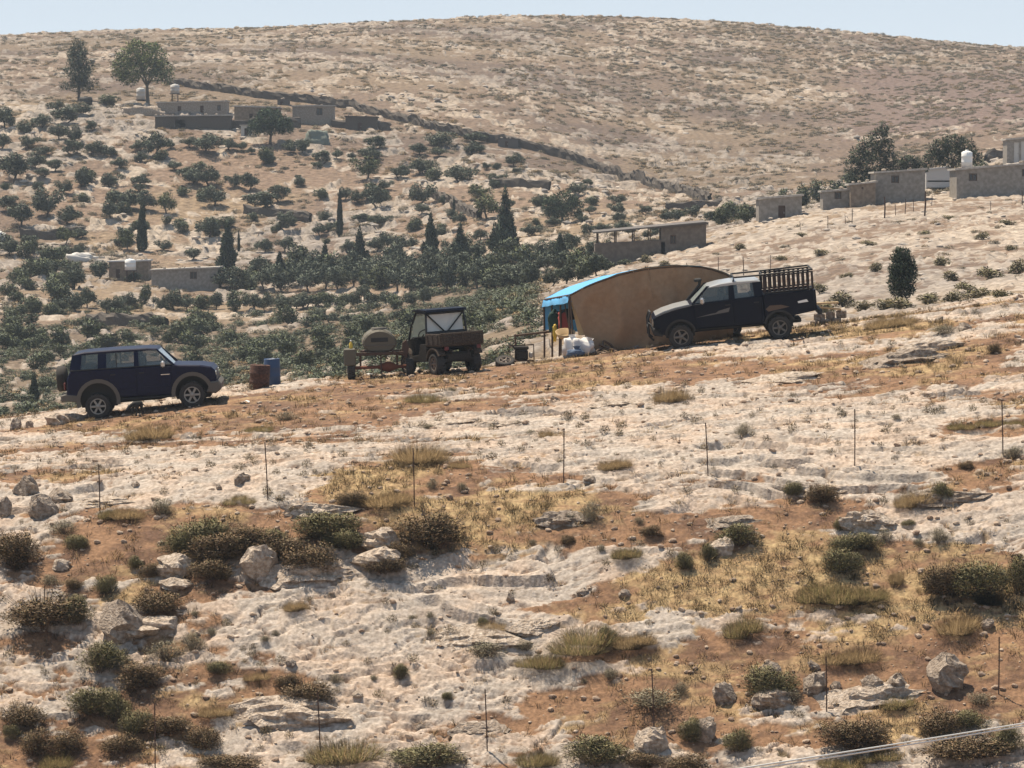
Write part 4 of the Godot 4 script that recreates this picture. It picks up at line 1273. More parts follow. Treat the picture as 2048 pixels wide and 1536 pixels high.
func seat(parent: Node3D, x: float, y: float, z: float, w: float, h := 0.62) -> void:
	var st := tool()
	box(st, Vector3(x, y, z), Vector3(0.5, 0.16, w), 0.05)
	box(st, Vector3(x - 0.27, y + h * 0.5, z), Vector3(0.15, h, w), 0.05, Basis(Vector3.BACK, 0.2))
	if w < 0.7:
		box(st, Vector3(x - 0.36, y + h + 0.06, z), Vector3(0.09, 0.18, 0.26), 0.04, Basis(Vector3.BACK, 0.15))
	part("seat", st, M.cloth_dark, parent)

func ring(st: SurfaceTool, c: Vector3, r: float, t: float, b: Basis) -> void:
	var pts := []
	for i in 17:
		var a := TAU * i / 16.0
		pts.append(c + b * Vector3(cos(a) * r, sin(a) * r, 0))
	tube(st, pts, t, t, 6, false)

func flare(parent: Node3D, cx: float, cy: float, r: float, w: float, z: float, a0: float, a1: float, m: Material) -> void:
	for s in [-1.0, 1.0]:
		var st := tool()
		var o := arc(cx, cy, r + w, a0, a1, 14)
		var i := arc(cx, cy, r, a1, a0, 14)
		prism(st, poly(o + i), minf(s * z, s * (z + 0.07)), maxf(s * z, s * (z + 0.07)), 0.008)
		part("wheel_arch_trim", st, m, parent)

func off_road_car() -> void:
	var o := thing("off_road_car", "dark blue five-door off-road car with tan trim and a spare wheel on its tail", "car")
	var p0 := sight(195, 836, 97)
	var rear := Vector3(p0.x, 0, p0.z - 0.78)
	var front := Vector3(p0.x + 2.76, 0, rear.z)
	var ya := ground_y(rear.x, -rear.z - 0.7)
	var yb := ground_y(front.x, -rear.z - 0.7)
	var tilt := atan2(yb - ya, 2.76)
	tilt = clampf(tilt, 0.11, 0.14)
	# the body leans back on its springs less than the ground rises
	o.transform = Transform3D(Basis(Vector3.RIGHT, 0.03) * Basis(Vector3.BACK, tilt - 0.06) * Basis(Vector3.UP, 0.03), Vector3(rear.x, ya + 0.035, rear.z))
	var bz := 0.86
	var low := [[-0.88, 0.70], [-0.62, 0.62]] + arc(0.03, 0.50, 0.56, 165, 12, 12) + [[0.62, 0.56], [2.20, 0.54]] + arc(2.78, 0.56, 0.53, 172, 8, 12) + [[3.46, 0.66], [3.51, 0.92], [3.47, 1.18], [3.36, 1.29], [3.05, 1.355], [2.40, 1.40], [2.30, 1.42], [-0.74, 1.42], [-0.86, 1.16]]
	var st := tool()
	prism(st, poly(low), -bz, bz, 0.035)
	part("body", st, M.navy, o)
	st = tool()
	prism(st, poly([[-0.66, 1.86], [1.86, 1.865], [1.80, 1.915], [1.5, 1.945], [0.6, 1.955], [-0.3, 1.94], [-0.6, 1.90]]), -0.74, 0.74, 0.03)
	part("roof", st, M.navy, o)
	var zt := 0.735
	var defs := [["windscreen_pillar", 2.22, 2.32, 1.80, 1.86], ["door_pillar", 1.13, 1.27, 1.14, 1.26], ["rear_door_pillar", 0.06, 0.32, 0.10, 0.33], ["tail_pillar", -0.76, -0.44, -0.66, -0.37]]
	for e in defs:
		for s in [-1.0, 1.0]:
			st = tool()
			pillar(st, e[1], e[2], 1.415, e[3], e[4], 1.865, bz - 0.02, zt, 0.05, [s])
			part(e[0], st, M.navy, o)
	for s in [-1.0, 1.0]:
		var za: float = s * (bz - 0.045)
		var zb: float = s * (zt - 0.02)
		for e in [[-0.44, 0.06, -0.37, 0.10], [0.32, 1.13, 0.33, 1.14], [1.27, 2.22, 1.26, 1.80]]:
			pane("side_window", o, Vector3(e[0], 1.41, za), Vector3(e[1], 1.41, za), Vector3(e[3], 1.87, zb), Vector3(e[2], 1.87, zb))
		st = tool()
		box(st, Vector3(0.62, 1.64, s * 0.79), Vector3(0.025, 0.46, 0.03), 0.004)
		box(st, Vector3(0.75, 1.43, s * 0.845), Vector3(2.95, 0.03, 0.03), 0.004)
		part("window_bar", st, M.dark, o)
		for e in [[0.36, 1.16], [1.19, 2.20]]:
			st = tool()
			var dl := [[e[0] + (0.24 if e[0] < 0.5 else 0.0), 0.62], [e[1], 0.62], [e[1], 1.385], [e[0], 1.385], [e[0], 1.10]] if e[0] < 0.5 else [[e[0], 0.62], [e[1] - 0.06, 0.62], [e[1], 0.9], [e[1], 1.385], [e[0], 1.385]]
			prism(st, poly(dl), minf(s * bz, s * (bz + 0.022)), maxf(s * bz, s * (bz + 0.022)), 0.009)
			var dr := part("door", st, M.navy, o)
			st = tool()
			box(st, Vector3(e[0] + 0.14, 1.24, s * (bz + 0.035)), Vector3(0.16, 0.035, 0.03), 0.008)
			part("handle", st, M.dark, dr)
			st = tool()
			box(st, Vector3((e[0] + e[1]) * 0.5 + 0.08, 0.80, s * (bz + 0.026)), Vector3(e[1] - e[0] - 0.25, 0.05, 0.02), 0.006)
			part("rub_strip", st, M.navy, dr)
		st = tool()
		box(st, Vector3(2.02, 1.15, s * (bz + 0.025)), Vector3(0.26, 0.03, 0.008), 0.002)
		part("badge", st, M.chrome, o)
		st = tool()
		box(st, Vector3(1.98, 1.46, s * 0.98), Vector3(0.12, 0.20, 0.20), 0.04)
		part("mirror", st, M.chrome if s > 0 else M.navy, o)
		st = tool()
		box(st, Vector3(3.40, 1.07, s * 0.66), Vector3(0.19, 0.20, 0.36), 0.04)
		part("headlight", st, M.lamp, o)
		st = tool()
		box(st, Vector3(1.42, 0.50, s * 0.80), Vector3(1.55, 0.05, 0.16), 0.015)
		part("side_step", st, M.dark, o)
	pane("windscreen", o, Vector3(2.27, 1.41, -0.76), Vector3(2.27, 1.41, 0.76), Vector3(1.84, 1.87, 0.68), Vector3(1.84, 1.87, -0.68))
	pane("rear_window", o, Vector3(-0.74, 1.44, 0.7), Vector3(-0.74, 1.44, -0.7), Vector3(-0.65, 1.86, -0.64), Vector3(-0.65, 1.86, 0.64))
	st = tool()
	prism(st, poly([[3.18, 0.55], [3.45, 0.50], [3.60, 0.60], [3.63, 0.78], [3.55, 0.88], [3.30, 0.86]]), -0.90, 0.90, 0.05)
	part("front_bumper", st, M.tan_trim, o)
	st = tool()
	prism(st, poly([[-1.06, 0.56], [-0.55, 0.50], [-0.55, 0.70], [-0.92, 0.76], [-1.06, 0.72]]), -0.88, 0.88, 0.03)
	part("rear_bumper", st, M.tan_trim, o)
	flare(o, 0.03, 0.50, 0.54, 0.10, 0.845, 195, -12, M.tan_trim)
	flare(o, 2.78, 0.56, 0.51, 0.10, 0.845, 188, 10, M.tan_trim)
	st = tool()
	var bx := Basis(Vector3(0, 1, 0), Vector3(-1, 0, 0), Vector3(0, 0, 1))
	lathe(st, [Vector2(0, -0.15), Vector2(0.30, -0.15), Vector2(0.37, -0.10), Vector2(0.38, 0.1), Vector2(0.34, 0.14), Vector2(0, 0.15)], Transform3D(bx, Vector3(-1.05, 1.17, 0.12)), 24)
	part("spare_wheel", st, M.rubber, o)
	st = tool()
	box(st, Vector3(-0.93, 0.98, 0.72), Vector3(0.06, 0.22, 0.12), 0.02)
	part("tail_light", st, M.red_glass, o)
	for e in [[0.03, 0.50, 0.55], [2.78, 0.56, 0.52]]:
		st = tool()
		prism(st, poly(arc(e[0], e[1], e[2], -20, 200, 16)), -0.62, 0.60)
		part("wheel_well", st, M.dark, o)
	st = tool()
	box(st, Vector3(1.3, 0.52, 0), Vector3(3.7, 0.14, 1.1), 0.03)
	box(st, Vector3(0.02, 0.36, 0), Vector3(0.12, 0.12, 1.4), 0.03)
	box(st, Vector3(2.76, 0.48, 0), Vector3(0.12, 0.12, 1.4), 0.03)
	tube(st, [Vector3(0.5, 0.42, 0.35), Vector3(1.8, 0.44, 0.3), Vector3(2.2, 0.5, 0.1)], 0.05)
	part("chassis", st, M.dark, o)
	seat(o, 1.62, 1.08, -0.38, 0.5)
	seat(o, 1.62, 1.08, 0.38, 0.5)
	seat(o, 0.72, 1.08, 0.0, 1.35, 0.5)
	st = tool()
	box(st, Vector3(2.12, 1.28, 0), Vector3(0.35, 0.3, 1.5), 0.06)
	part("dashboard", st, M.dark, o)
	st = tool()
	ring(st, Vector3(1.90, 1.42, -0.38), 0.19, 0.016, Basis(Vector3.BACK, 0.4) * Basis(Vector3.UP, PI / 2))
	part("steering_wheel", st, M.dark, o)
	for s in [-1.0, 1.0]:
		wheel(o, Vector3(0.0, 0.34, s * 0.74), 0.375, 0.25, s, M.rim)
		wheel(o, Vector3(2.76, 0.50, s * 0.74), 0.385, 0.25, s, M.rim)
	# a sleeping bag or bundle seen through the rear side window
	st = tool()
	box(st, Vector3(-0.2, 1.42, 0.1), Vector3(0.5, 0.3, 0.7), 0.12)
	part("luggage", st, M.cloth_dark, o)

func pickup() -> void:
	var o := thing("pickup_truck", "dusty black-blue double-cab pickup with a slatted rack over its bed", "pickup")
	var p := sight(1365, 697, 100)
	var fz := p.z - 0.75
	var xf := p.x
	var xr := p.x + 2.98
	var ya := ground_y(xf, -fz - 0.7)
	var yb := ground_y(xr, -fz - 0.7)
	var tilt := clampf(atan2(yb - ya, 2.98), 0.095, 0.125)
	# local x runs forward, which is to the left in the world
	o.transform = Transform3D(Basis(Vector3.RIGHT, 0.06) * Basis(Vector3.BACK, tilt) * Basis(Vector3.UP, PI), Vector3(xr, yb + 0.05, fz))
	var bz := 0.82
	var st := tool()
	var cab := [[0.42, 0.52], [2.52, 0.55]] + arc(3.0, 0.42, 0.45, 162, 8, 10) + [[3.62, 0.46], [3.78, 0.62], [3.80, 0.98], [3.72, 1.06], [3.45, 1.15], [3.1, 1.235], [2.68, 1.295], [2.56, 1.33], [0.42, 1.39]]
	prism(st, poly(cab), -bz, bz, 0.035)
	part("body", st, M.black_paint, o)
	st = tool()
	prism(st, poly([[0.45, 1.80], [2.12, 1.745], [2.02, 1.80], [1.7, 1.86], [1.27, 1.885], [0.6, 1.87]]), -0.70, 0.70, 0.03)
	part("roof", st, M.dusty_glare_paint, o)
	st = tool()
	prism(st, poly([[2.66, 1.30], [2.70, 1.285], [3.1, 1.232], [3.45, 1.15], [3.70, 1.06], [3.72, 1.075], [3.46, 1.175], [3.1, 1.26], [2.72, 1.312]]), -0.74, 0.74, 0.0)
	part("bonnet", st, M.dusty_glare_paint, o)
	for e in [["windscreen_pillar", 2.50, 2.60, 2.02, 2.10], ["door_pillar", 1.28, 1.47, 1.28, 1.43], ["rear_pillar", 0.42, 0.68, 0.46, 0.71]]:
		for s in [-1.0, 1.0]:
			st = tool()
			pillar(st, e[1], e[2], 1.34, e[3], e[4], 1.81, bz - 0.02, 0.69, 0.05, [s])
			part(e[0], st, M.black_paint, o)
	for s in [-1.0, 1.0]:
		var za: float = s * (bz - 0.045)
		var zb: float = s * 0.67
		for e in [[0.68, 1.28, 0.71, 1.28], [1.47, 2.50, 1.43, 2.02]]:
			pane("side_window", o, Vector3(e[0], 1.33, za), Vector3(e[1], 1.33, za), Vector3(e[3], 1.81, zb), Vector3(e[2], 1.81, zb))
		for e in [[0.50, 1.34], [1.37, 2.50]]:
			st = tool()
			prism(st, poly([[e[0], 0.60], [e[1], 0.60], [e[1] + 0.03, 1.30], [e[0], 1.345]]), minf(s * bz, s * (bz + 0.022)), maxf(s * bz, s * (bz + 0.022)), 0.009)
			var dr := part("door", st, M.black_paint, o)
			st = tool()
			box(st, Vector3(e[0] + 0.14, 1.20, s * (bz + 0.035)), Vector3(0.16, 0.035, 0.03), 0.008)
			part("handle", st, M.dark, dr)
		st = tool()
		prism(st, poly([[1.50, 0.99], [2.50, 0.90], [2.05, 0.98], [1.90, 0.99], [1.80, 1.05], [1.45, 1.12]]), minf(s * (bz + 0.023), s * (bz + 0.027)), maxf(s * (bz + 0.023), s * (bz + 0.027)))
		var de := part("stripe", st, M.decal, o)
		de.set_meta("label", "pale grey swoosh on the front door")
		st = tool()
		prism(st, poly([[-0.35, 0.97], [0.30, 0.88], [0.38, 0.96], [0.25, 1.06], [-0.1, 1.05]]), minf(s * (bz + 0.006), s * (bz + 0.012)), maxf(s * (bz + 0.006), s * (bz + 0.012)))
		de = part("stripe", st, M.rust_decal, o)
		de.set_meta("label", "brown swoosh above the rear wheel")
		st = tool()
		prism(st, poly([[-0.93, 1.07], [-0.62, 1.05], [-0.60, 1.11], [-0.88, 1.15]]), minf(s * (bz + 0.006), s * (bz + 0.012)), maxf(s * (bz + 0.006), s * (bz + 0.012)))
		part("sticker", st, M.white_paint, o)
		st = tool()
		box(st, Vector3(2.28, 1.40, s * 0.95), Vector3(0.12, 0.20, 0.24), 0.04)
		part("mirror", st, M.chrome, o)
		st = tool()
		box(st, Vector3(3.70, 0.90, s * 0.62), Vector3(0.19, 0.20, 0.34), 0.05)
		part("headlight", st, M.lamp, o)
	pane("windscreen", o, Vector3(2.56, 1.33, -0.72), Vector3(2.56, 1.33, 0.72), Vector3(2.08, 1.78, 0.64), Vector3(2.08, 1.78, -0.64), M.dusty_glass)
	pane("rear_window", o, Vector3(0.45, 1.38, 0.68), Vector3(0.45, 1.38, -0.68), Vector3(0.48, 1.82, -0.62), Vector3(0.48, 1.82, 0.62))
	# cargo bed
	st = tool()
	var bed := [[-1.12, 0.78], [-0.50, 0.70]] + arc(0.0, 0.42, 0.44, 150, 30, 10) + [[0.41, 0.62], [0.41, 1.41], [-1.12, 1.41]]
	prism(st, poly(bed), bz - 0.06, bz, 0.015)
	prism(st, poly(bed), -bz, -bz + 0.06, 0.015)
	box(st, Vector3(-0.36, 0.84, 0), Vector3(1.5, 0.06, 1.52), 0.01)
	box(st, Vector3(0.37, 1.08, 0), Vector3(0.05, 0.62, 1.52), 0.01)
	part("cargo_bed", st, M.black_paint, o)
	st = tool()
	box(st, Vector3(-1.15, 1.10, 0), Vector3(0.06, 0.62, 1.52), 0.015)
	part("tailgate", st, M.black_paint, o)
	st = tool()
	box(st, Vector3(-1.26, 0.72, 0), Vector3(0.14, 0.16, 1.5), 0.03)
	part("rear_bumper", st, M.dark, o)
	st = tool()
	box(st, Vector3(-1.16, 1.02, 0.72), Vector3(0.05, 0.30, 0.13), 0.02)
	part("tail_light", st, M.red_glass, o)
	# rack
	var rack := Node3D.new()
	rack.name = "rack"
	o.add_child(rack)
	st = tool()
	for s in [-1.0, 1.0]:
		tube(st, [Vector3(1.28, 1.88, s * 0.66), Vector3(1.25, 2.0, s * 0.72), Vector3(0.4, 2.0, s * 0.76), Vector3(-1.12, 2.03, s * 0.78)], 0.028)
		tube(st, [Vector3(0.38, 1.94, s * 0.77), Vector3(-1.12, 1.965, s * 0.78)], 0.022)
		tube(st, [Vector3(0.38, 1.45, s * 0.78), Vector3(-1.12, 1.46, s * 0.78)], 0.025)
	tube(st, [Vector3(-1.12, 2.03, -0.78), Vector3(-1.12, 2.03, 0.78)], 0.028)
	tube(st, [Vector3(1.25, 2.0, -0.72), Vector3(1.25, 2.0, 0.72)], 0.024)
	tube(st, [Vector3(0.38, 1.99, -0.76), Vector3(0.38, 1.99, 0.76)], 0.024)
	part("rail", st, M.dark, rack)
	for s in [-1.0, 1.0]:
		for i in 11:
			st = tool()
			var x := 0.35 - i * 0.145
			box(st, Vector3(x, 1.71, s * 0.775), Vector3(0.07 if i > 0 else 0.09, 0.54, 0.03), 0.006, Basis(Vector3.BACK, 0.03))
			part("slat", st, M.rack, rack)
	# front
	st = tool()
	prism(st, poly([[3.55, 0.42], [3.80, 0.46], [3.86, 0.60], [3.80, 0.70], [3.55, 0.70]]), -0.82, 0.82, 0.03)
	part("front_bumper", st, M.dark, o)
	st = tool()
	for s in [-1.0, 1.0]:
		tube(st, [Vector3(3.82, 0.30, s * 0.5), Vector3(3.95, 0.45, s * 0.52), Vector3(3.94, 0.95, s * 0.5), Vector3(3.86, 1.14, s * 0.42)], 0.032)
		tube(st, [Vector3(3.94, 0.85, s * 0.5), Vector3(3.90, 0.84, s * 0.78), Vector3(3.80, 0.50, s * 0.80)], 0.025)
	tube(st, [Vector3(3.86, 1.14, -0.42), Vector3(3.86, 1.14, 0.42)], 0.032)
	tube(st, [Vector3(3.95, 0.70, -0.5), Vector3(3.95, 0.70, 0.5)], 0.025)
	part("bull_bar", st, M.dark, o)
	st = tool()
	box(st, Vector3(3.80, 0.84, 0), Vector3(0.04, 0.24, 0.9), 0.01)
	part("grille", st, M.chrome, o)
	# snorkel on the far side
	st = tool()
	tube(st, [Vector3(2.72, 1.1, 0.86), Vector3(2.66, 1.3, 0.88), Vector3(2.24, 1.74, 0.78), Vector3(2.22, 1.86, 0.76)], 0.045)
	box(st, Vector3(2.28, 1.90, 0.76), Vector3(0.24, 0.11, 0.14), 0.03)
	part("snorkel", st, M.dark, o)
	for e in [[0.0, 0.42, 0.43], [3.0, 0.42, 0.44]]:
		st = tool()
		prism(st, poly(arc(e[0], e[1], e[2], -10, 190, 16)), -0.60, 0.58)
		part("wheel_well", st, M.dark, o)
	st = tool()
	box(st, Vector3(1.5, 0.50, 0), Vector3(4.4, 0.14, 0.9), 0.03)
	box(st, Vector3(0, 0.40, 0), Vector3(0.12, 0.12, 1.4), 0.03)
	box(st, Vector3(3.0, 0.40, 0), Vector3(0.12, 0.12, 1.4), 0.03)
	part("chassis", st, M.dark, o)
	seat(o, 1.95, 1.02, -0.36, 0.5, 0.6)
	seat(o, 1.95, 1.02, 0.36, 0.5, 0.6)
	seat(o, 1.02, 1.02, 0, 1.3, 0.42)
	st = tool()
	box(st, Vector3(2.42, 1.22, 0), Vector3(0.32, 0.26, 1.42), 0.06)
	part("dashboard", st, M.dark, o)
	st = tool()
	ring(st, Vector3(2.20, 1.36, -0.36), 0.19, 0.016, Basis(Vector3.BACK, 0.4) * Basis(Vector3.UP, PI / 2))
	part("steering_wheel", st, M.dark, o)
	for s in [-1.0, 1.0]:
		wheel(o, Vector3(0, 0.36, s * 0.72), 0.37, 0.25, s, M.rim_dark, 5)
		wheel(o, Vector3(3.0, 0.36, s * 0.72), 0.37, 0.25, s, M.rim_dark, 5)
	flare(o, 3.0, 0.42, 0.43, 0.05, 0.80, 168, 5, M.dark)
	flare(o, 0.0, 0.42, 0.43, 0.05, 0.80, 160, 14, M.dark)

func utility_cart() -> void:
	var o := thing("utility_vehicle", "muddy open utility vehicle with black roof frame and short cargo bed", "utility vehicle")
	var p := sight(875, 748, 100)
	var p2 := sight(952, 741, 100)
	# local x forward (away and to the left), z to its right; the rear left wheel stands at p
	var head := Basis(Vector3.UP, deg_to_rad(118.0))
	var c := p + head * Vector3(0, 0, 0.62)
	var ya := ground_y(p.x, -p.z)
	var right := p + head * Vector3(0, 0, 1.24)
	var roll := atan2(ground_y(right.x, -right.z) - ya, right.x - p.x)
	o.transform = Transform3D(Basis(Vector3.BACK, clampf(roll, 0.06, 0.12)) * head, Vector3(c.x, ya + 0.03, c.z))
	var st := tool()
	box(st, Vector3(0.95, 0.42, 0), Vector3(2.5, 0.10, 1.0), 0.02)
	box(st, Vector3(0.0, 0.52, 0), Vector3(0.7, 0.26, 0.8), 0.05)
	tube(st, [Vector3(0, 0.34, -0.62), Vector3(0, 0.40, 0.0), Vector3(0, 0.34, 0.62)], 0.04)
	tube(st, [Vector3(1.95, 0.34, -0.62), Vector3(1.95, 0.40, 0.0), Vector3(1.95, 0.34, 0.62)], 0.04)
	for s in [-1.0, 1.0]:
		tube(st, [Vector3(0.05, 0.36, s * 0.5), Vector3(0.15, 0.85, s * 0.40)], 0.045)
		tube(st, [Vector3(-0.35, 0.62, s * 0.3), Vector3(-0.4, 0.75, s * 0.3)], 0.03)
	part("chassis", st, M.mud_dark, o)
	# bed
	st = tool()
	box(st, Vector3(-0.05, 0.88, 0), Vector3(1.0, 0.05, 1.44), 0.01)
	for s in [-1.0, 1.0]:
		box(st, Vector3(-0.05, 1.07, s * 0.72), Vector3(1.0, 0.36, 0.04), 0.012)
		for i in 3:
			box(st, Vector3(-0.38 + i * 0.33, 1.06, s * 0.75), Vector3(0.06, 0.32, 0.03), 0.01)
	box(st, Vector3(0.45, 1.07, 0), Vector3(0.04, 0.36, 1.44), 0.012)
	part("cargo_bed", st, M.mud, o)
	st = tool()
	box(st, Vector3(-0.57, 1.08, 0), Vector3(0.04, 0.38, 1.46), 0.012)
	for i in 4:
		box(st, Vector3(-0.60, 0.97 + i * 0.085, 0), Vector3(0.02, 0.028, 1.30), 0.006)
	for i in 5:
		box(st, Vector3(-0.605, 1.08, -0.6 + i * 0.3), Vector3(0.02, 0.34, 0.04), 0.006)
	part("tailgate", st, M.mud, o)
	for s in [-1.0, 1.0]:
		st = tool()
		box(st, Vector3(-0.58, 0.80, s * 0.55), Vector3(0.06, 0.12, 0.14), 0.02)
		part("tail_light", st, M.red_glass, o)
		st = tool()
		prism(st, poly(arc(0, 0.36, 0.47, 20, 150, 8) + arc(0, 0.36, 0.42, 150, 20, 8)), minf(s * 0.5, s * 0.76), maxf(s * 0.5, s * 0.76))
		part("fender", st, M.mud, o)
		st = tool()
		prism(st, poly(arc(1.95, 0.36, 0.47, 30, 160, 8) + arc(1.95, 0.36, 0.42, 160, 30, 8)), minf(s * 0.5, s * 0.76), maxf(s * 0.5, s * 0.76))
		part("fender", st, M.mud, o)
	# cab floor, side sills, bonnet and dash
	st = tool()
	box(st, Vector3(1.0, 0.50, 0), Vector3(1.0, 0.06, 1.4), 0.02)
	for s in [-1.0, 1.0]:
		prism(st, poly([[0.46, 0.40], [1.5, 0.40], [1.5, 0.56], [1.02, 0.60], [0.86, 0.92], [0.46, 0.94]]), minf(s * 0.66, s * 0.72), maxf(s * 0.66, s * 0.72), 0.01)
	part("cab_body", st, M.mud_dark, o)
	st = tool()
	prism(st, poly([[1.48, 0.55], [2.38, 0.52], [2.46, 0.72], [2.30, 0.98], [1.62, 1.14], [1.46, 1.12]]), -0.62, 0.62, 0.05)
	part("bonnet", st, M.mud_dark, o)
	st = tool()
	box(st, Vector3(0.78, 0.76, 0), Vector3(0.5, 0.16, 1.34), 0.05)
	box(st, Vector3(0.52, 1.06, 0), Vector3(0.13, 0.50, 1.34), 0.05, Basis(Vector3.BACK, 0.15))
	part("bench_seat", st, M.cloth_dark, o)
	st = tool()
	ring(st, Vector3(1.30, 1.20, -0.36), 0.17, 0.018, Basis(Vector3.BACK, 0.5) * Basis(Vector3.UP, PI / 2))
	tube(st, [Vector3(1.30, 1.20, -0.36), Vector3(1.55, 1.02, -0.36)], 0.02)
	part("steering_wheel", st, M.dark, o)
	# roll cage
	st = tool()
	for s in [-1.0, 1.0]:
		tube(st, [Vector3(0.48, 0.90, s * 0.68), Vector3(0.46, 1.40, s * 0.68), Vector3(0.50, 1.86, s * 0.64), Vector3(1.20, 1.90, s * 0.62), Vector3(1.58, 1.45, s * 0.64), Vector3(1.72, 1.05, s * 0.66)], 0.034)
		tube(st, [Vector3(0.48, 1.84, s * 0.62), Vector3(0.46, 1.28, s * 0.05)], 0.024)
	tube(st, [Vector3(0.50, 1.86, -0.64), Vector3(0.50, 1.86, 0.64)], 0.034)
	tube(st, [Vector3(0.46, 1.25, -0.68), Vector3(0.46, 1.25, 0.68)], 0.030)
	tube(st, [Vector3(1.20, 1.90, -0.62), Vector3(1.20, 1.90, 0.62)], 0.030)
	part("roll_cage", st, M.dark, o)
	st = tool()
	prism(st, poly([[0.36, 1.90], [1.30, 1.93], [1.36, 1.97], [0.9, 2.00], [0.40, 1.97]]), -0.70, 0.70, 0.015)
	part("roof", st, M.black_paint, o)
	pane("windscreen", o, Vector3(1.70, 1.10, -0.62), Vector3(1.70, 1.10, 0.62), Vector3(1.24, 1.88, 0.60), Vector3(1.24, 1.88, -0.60), M.dusty_glass)
	pane("rear_screen", o, Vector3(0.52, 1.28, -0.62), Vector3(0.52, 1.28, 0.62), Vector3(0.54, 1.84, 0.60), Vector3(0.54, 1.84, -0.60), M.film)
	for s in [-1.0, 1.0]:
		wheel(o, Vector3(0, 0.33, s * 0.62), 0.33, 0.27, s, M.rim_mud, 6)
		wheel(o, Vector3(1.95, 0.33, s * 0.62), 0.33, 0.24, s, M.rim_mud, 6)

func water_trailer() -> void:
	var o := thing("water_tanker_trailer", "farm trailer with a domed olive-tan water tank on a rusty axle", "trailer")
	var p := sight(702, 758, 100)
	# the near left wheel stands at p; local z towards the viewer
	o.transform = Transform3D(Basis(Vector3.BACK, 0.03) * Basis(Vector3.UP, 0.06), Vector3(p.x, ground_y(p.x, -p.z), p.z))
	var st := tool()
	var k := 24
	var mid := Vector2(0.90, 1.08)
	var ov := []
	for i in k:
		var a := TAU * i / k
		var q := Vector2(cos(a) * 0.52, sin(a) * (0.42 if sin(a) > 0 else 0.30))
		ov.append([mid.x + q.x, mid.y + q.y])
	prism(st, poly(ov), -1.9, 0.10, 0.05)
	var tank := part("tank", st, M.olive_tin, o)
	st = tool()
	lathe(st, [Vector2(0.0, 0.07), Vector2(0.24, 0.06), Vector2(0.25, 0.0)], Transform3D(Basis(), Vector3(0.90, 1.50, -0.5)), 18)
	part("lid", st, M.tan_trim, tank)
	st = tool()
	box(st, Vector3(0.90, 1.20, 0.105), Vector3(0.52, 0.13, 0.012), 0.004)
	part("plate", st, M.dark, tank)
	st = tool()
	box(st, Vector3(0.90, 1.03, 0.108), Vector3(0.98, 0.03, 0.02), 0.006)
	part("band", st, M.tan_trim, tank)
	st = tool()
	for s in [0.45, 1.35]:
		box(st, Vector3(s, 0.78, -0.9), Vector3(0.08, 0.10, 2.4), 0.01)
	box(st, Vector3(0.90, 0.78, 0.16), Vector3(1.45, 0.10, 0.07), 0.01)
	box(st, Vector3(0.90, 0.86, 0.05), Vector3(1.20, 0.05, 0.10), 0.01)
	box(st, Vector3(0.30, 0.60, 0.05), Vector3(0.06, 0.38, 0.06), 0.01)
	box(st, Vector3(1.42, 0.60, 0.05), Vector3(0.06, 0.38, 0.06), 0.01)
	tube(st, [Vector3(0.92, 0.82, 0.1), Vector3(0.93, 0.28, 0.1), Vector3(0.96, 0.02, 0.12)], 0.022)
	tube(st, [Vector3(0.75, 0.74, 0.0), Vector3(0.88, 0.62, 0.02), Vector3(1.02, 0.70, 0.0), Vector3(1.15, 0.6, 0.0)], 0.02)
	part("frame", st, M.rust_dark, o)
	st = tool()
	tube(st, [Vector3(0.05, 0.36, -0.1), Vector3(1.75, 0.36, -0.1)], 0.05)
	lathe(st, [Vector2(0.05, -0.32), Vector2(0.10, -0.2), Vector2(0.16, -0.06), Vector2(0.16, 0.06), Vector2(0.10, 0.2), Vector2(0.05, 0.32)], Transform3D(Basis(Vector3(0, -1, 0), Vector3(1, 0, 0), Vector3(0, 0, 1)), Vector3(1.15, 0.36, -0.1)), 16)
	part("axle", st, M.rust, o)
	st = tool()
	box(st, Vector3(-0.02, 0.70, -0.05), Vector3(0.36, 0.52, 0.5), 0.03)
	part("tool_box", st, M.olive_tin, o)
	st = tool()
	prism(st, poly([[1.55, 0.72], [1.72, 0.62], [1.80, 0.95], [1.72, 1.18], [1.60, 1.10]]), -0.1, 0.08, 0.02)
	part("bracket", st, M.rust_dark, o)
	var turn := PI / 2.0
	for e in [Vector3(0.02, 0.30, -0.1), Vector3(1.80, 0.30, -0.1), Vector3(0.02, 0.30, -1.7), Vector3(1.80, 0.30, -1.7)]:
		wheel(o, e, 0.31, 0.22, 1.0 if e.x > 0.5 else -1.0, M.rim_mud, 6, turn)
	var bl := thing("plastic_bottle", "yellow plastic bottle standing on the tool box of the tanker trailer", "bottle", "", o.transform * Vector3(0.02, 0.955, 0.05))
	st = tool()
	lathe(st, [Vector2(0.0, 0.0), Vector2(0.05, 0.0), Vector2(0.055, 0.02), Vector2(0.055, 0.15), Vector2(0.025, 0.20), Vector2(0.022, 0.23)], Transform3D(), 12)
	part("bottle_body", st, M.yellow, bl)
	st = tool()
	lathe(st, [Vector2(0.026, 0.0), Vector2(0.026, 0.035), Vector2(0.0, 0.035)], Transform3D(Basis(), Vector3(0, 0.228, 0)), 10)
	part("cap", st, M.white_paint, bl)

# ------------------------------------------------------------------ the tent and what stands round it
func pole(parent: Node3D, called: String, a: Vector3, b: Vector3, r: float, m: Material) -> void:
	var st := tool()
	tube(st, [a, a.lerp(b, 0.5) + Vector3(0.01, 0, 0.01), b], r, r * 0.9, 7)
	part(called, st, m, parent)

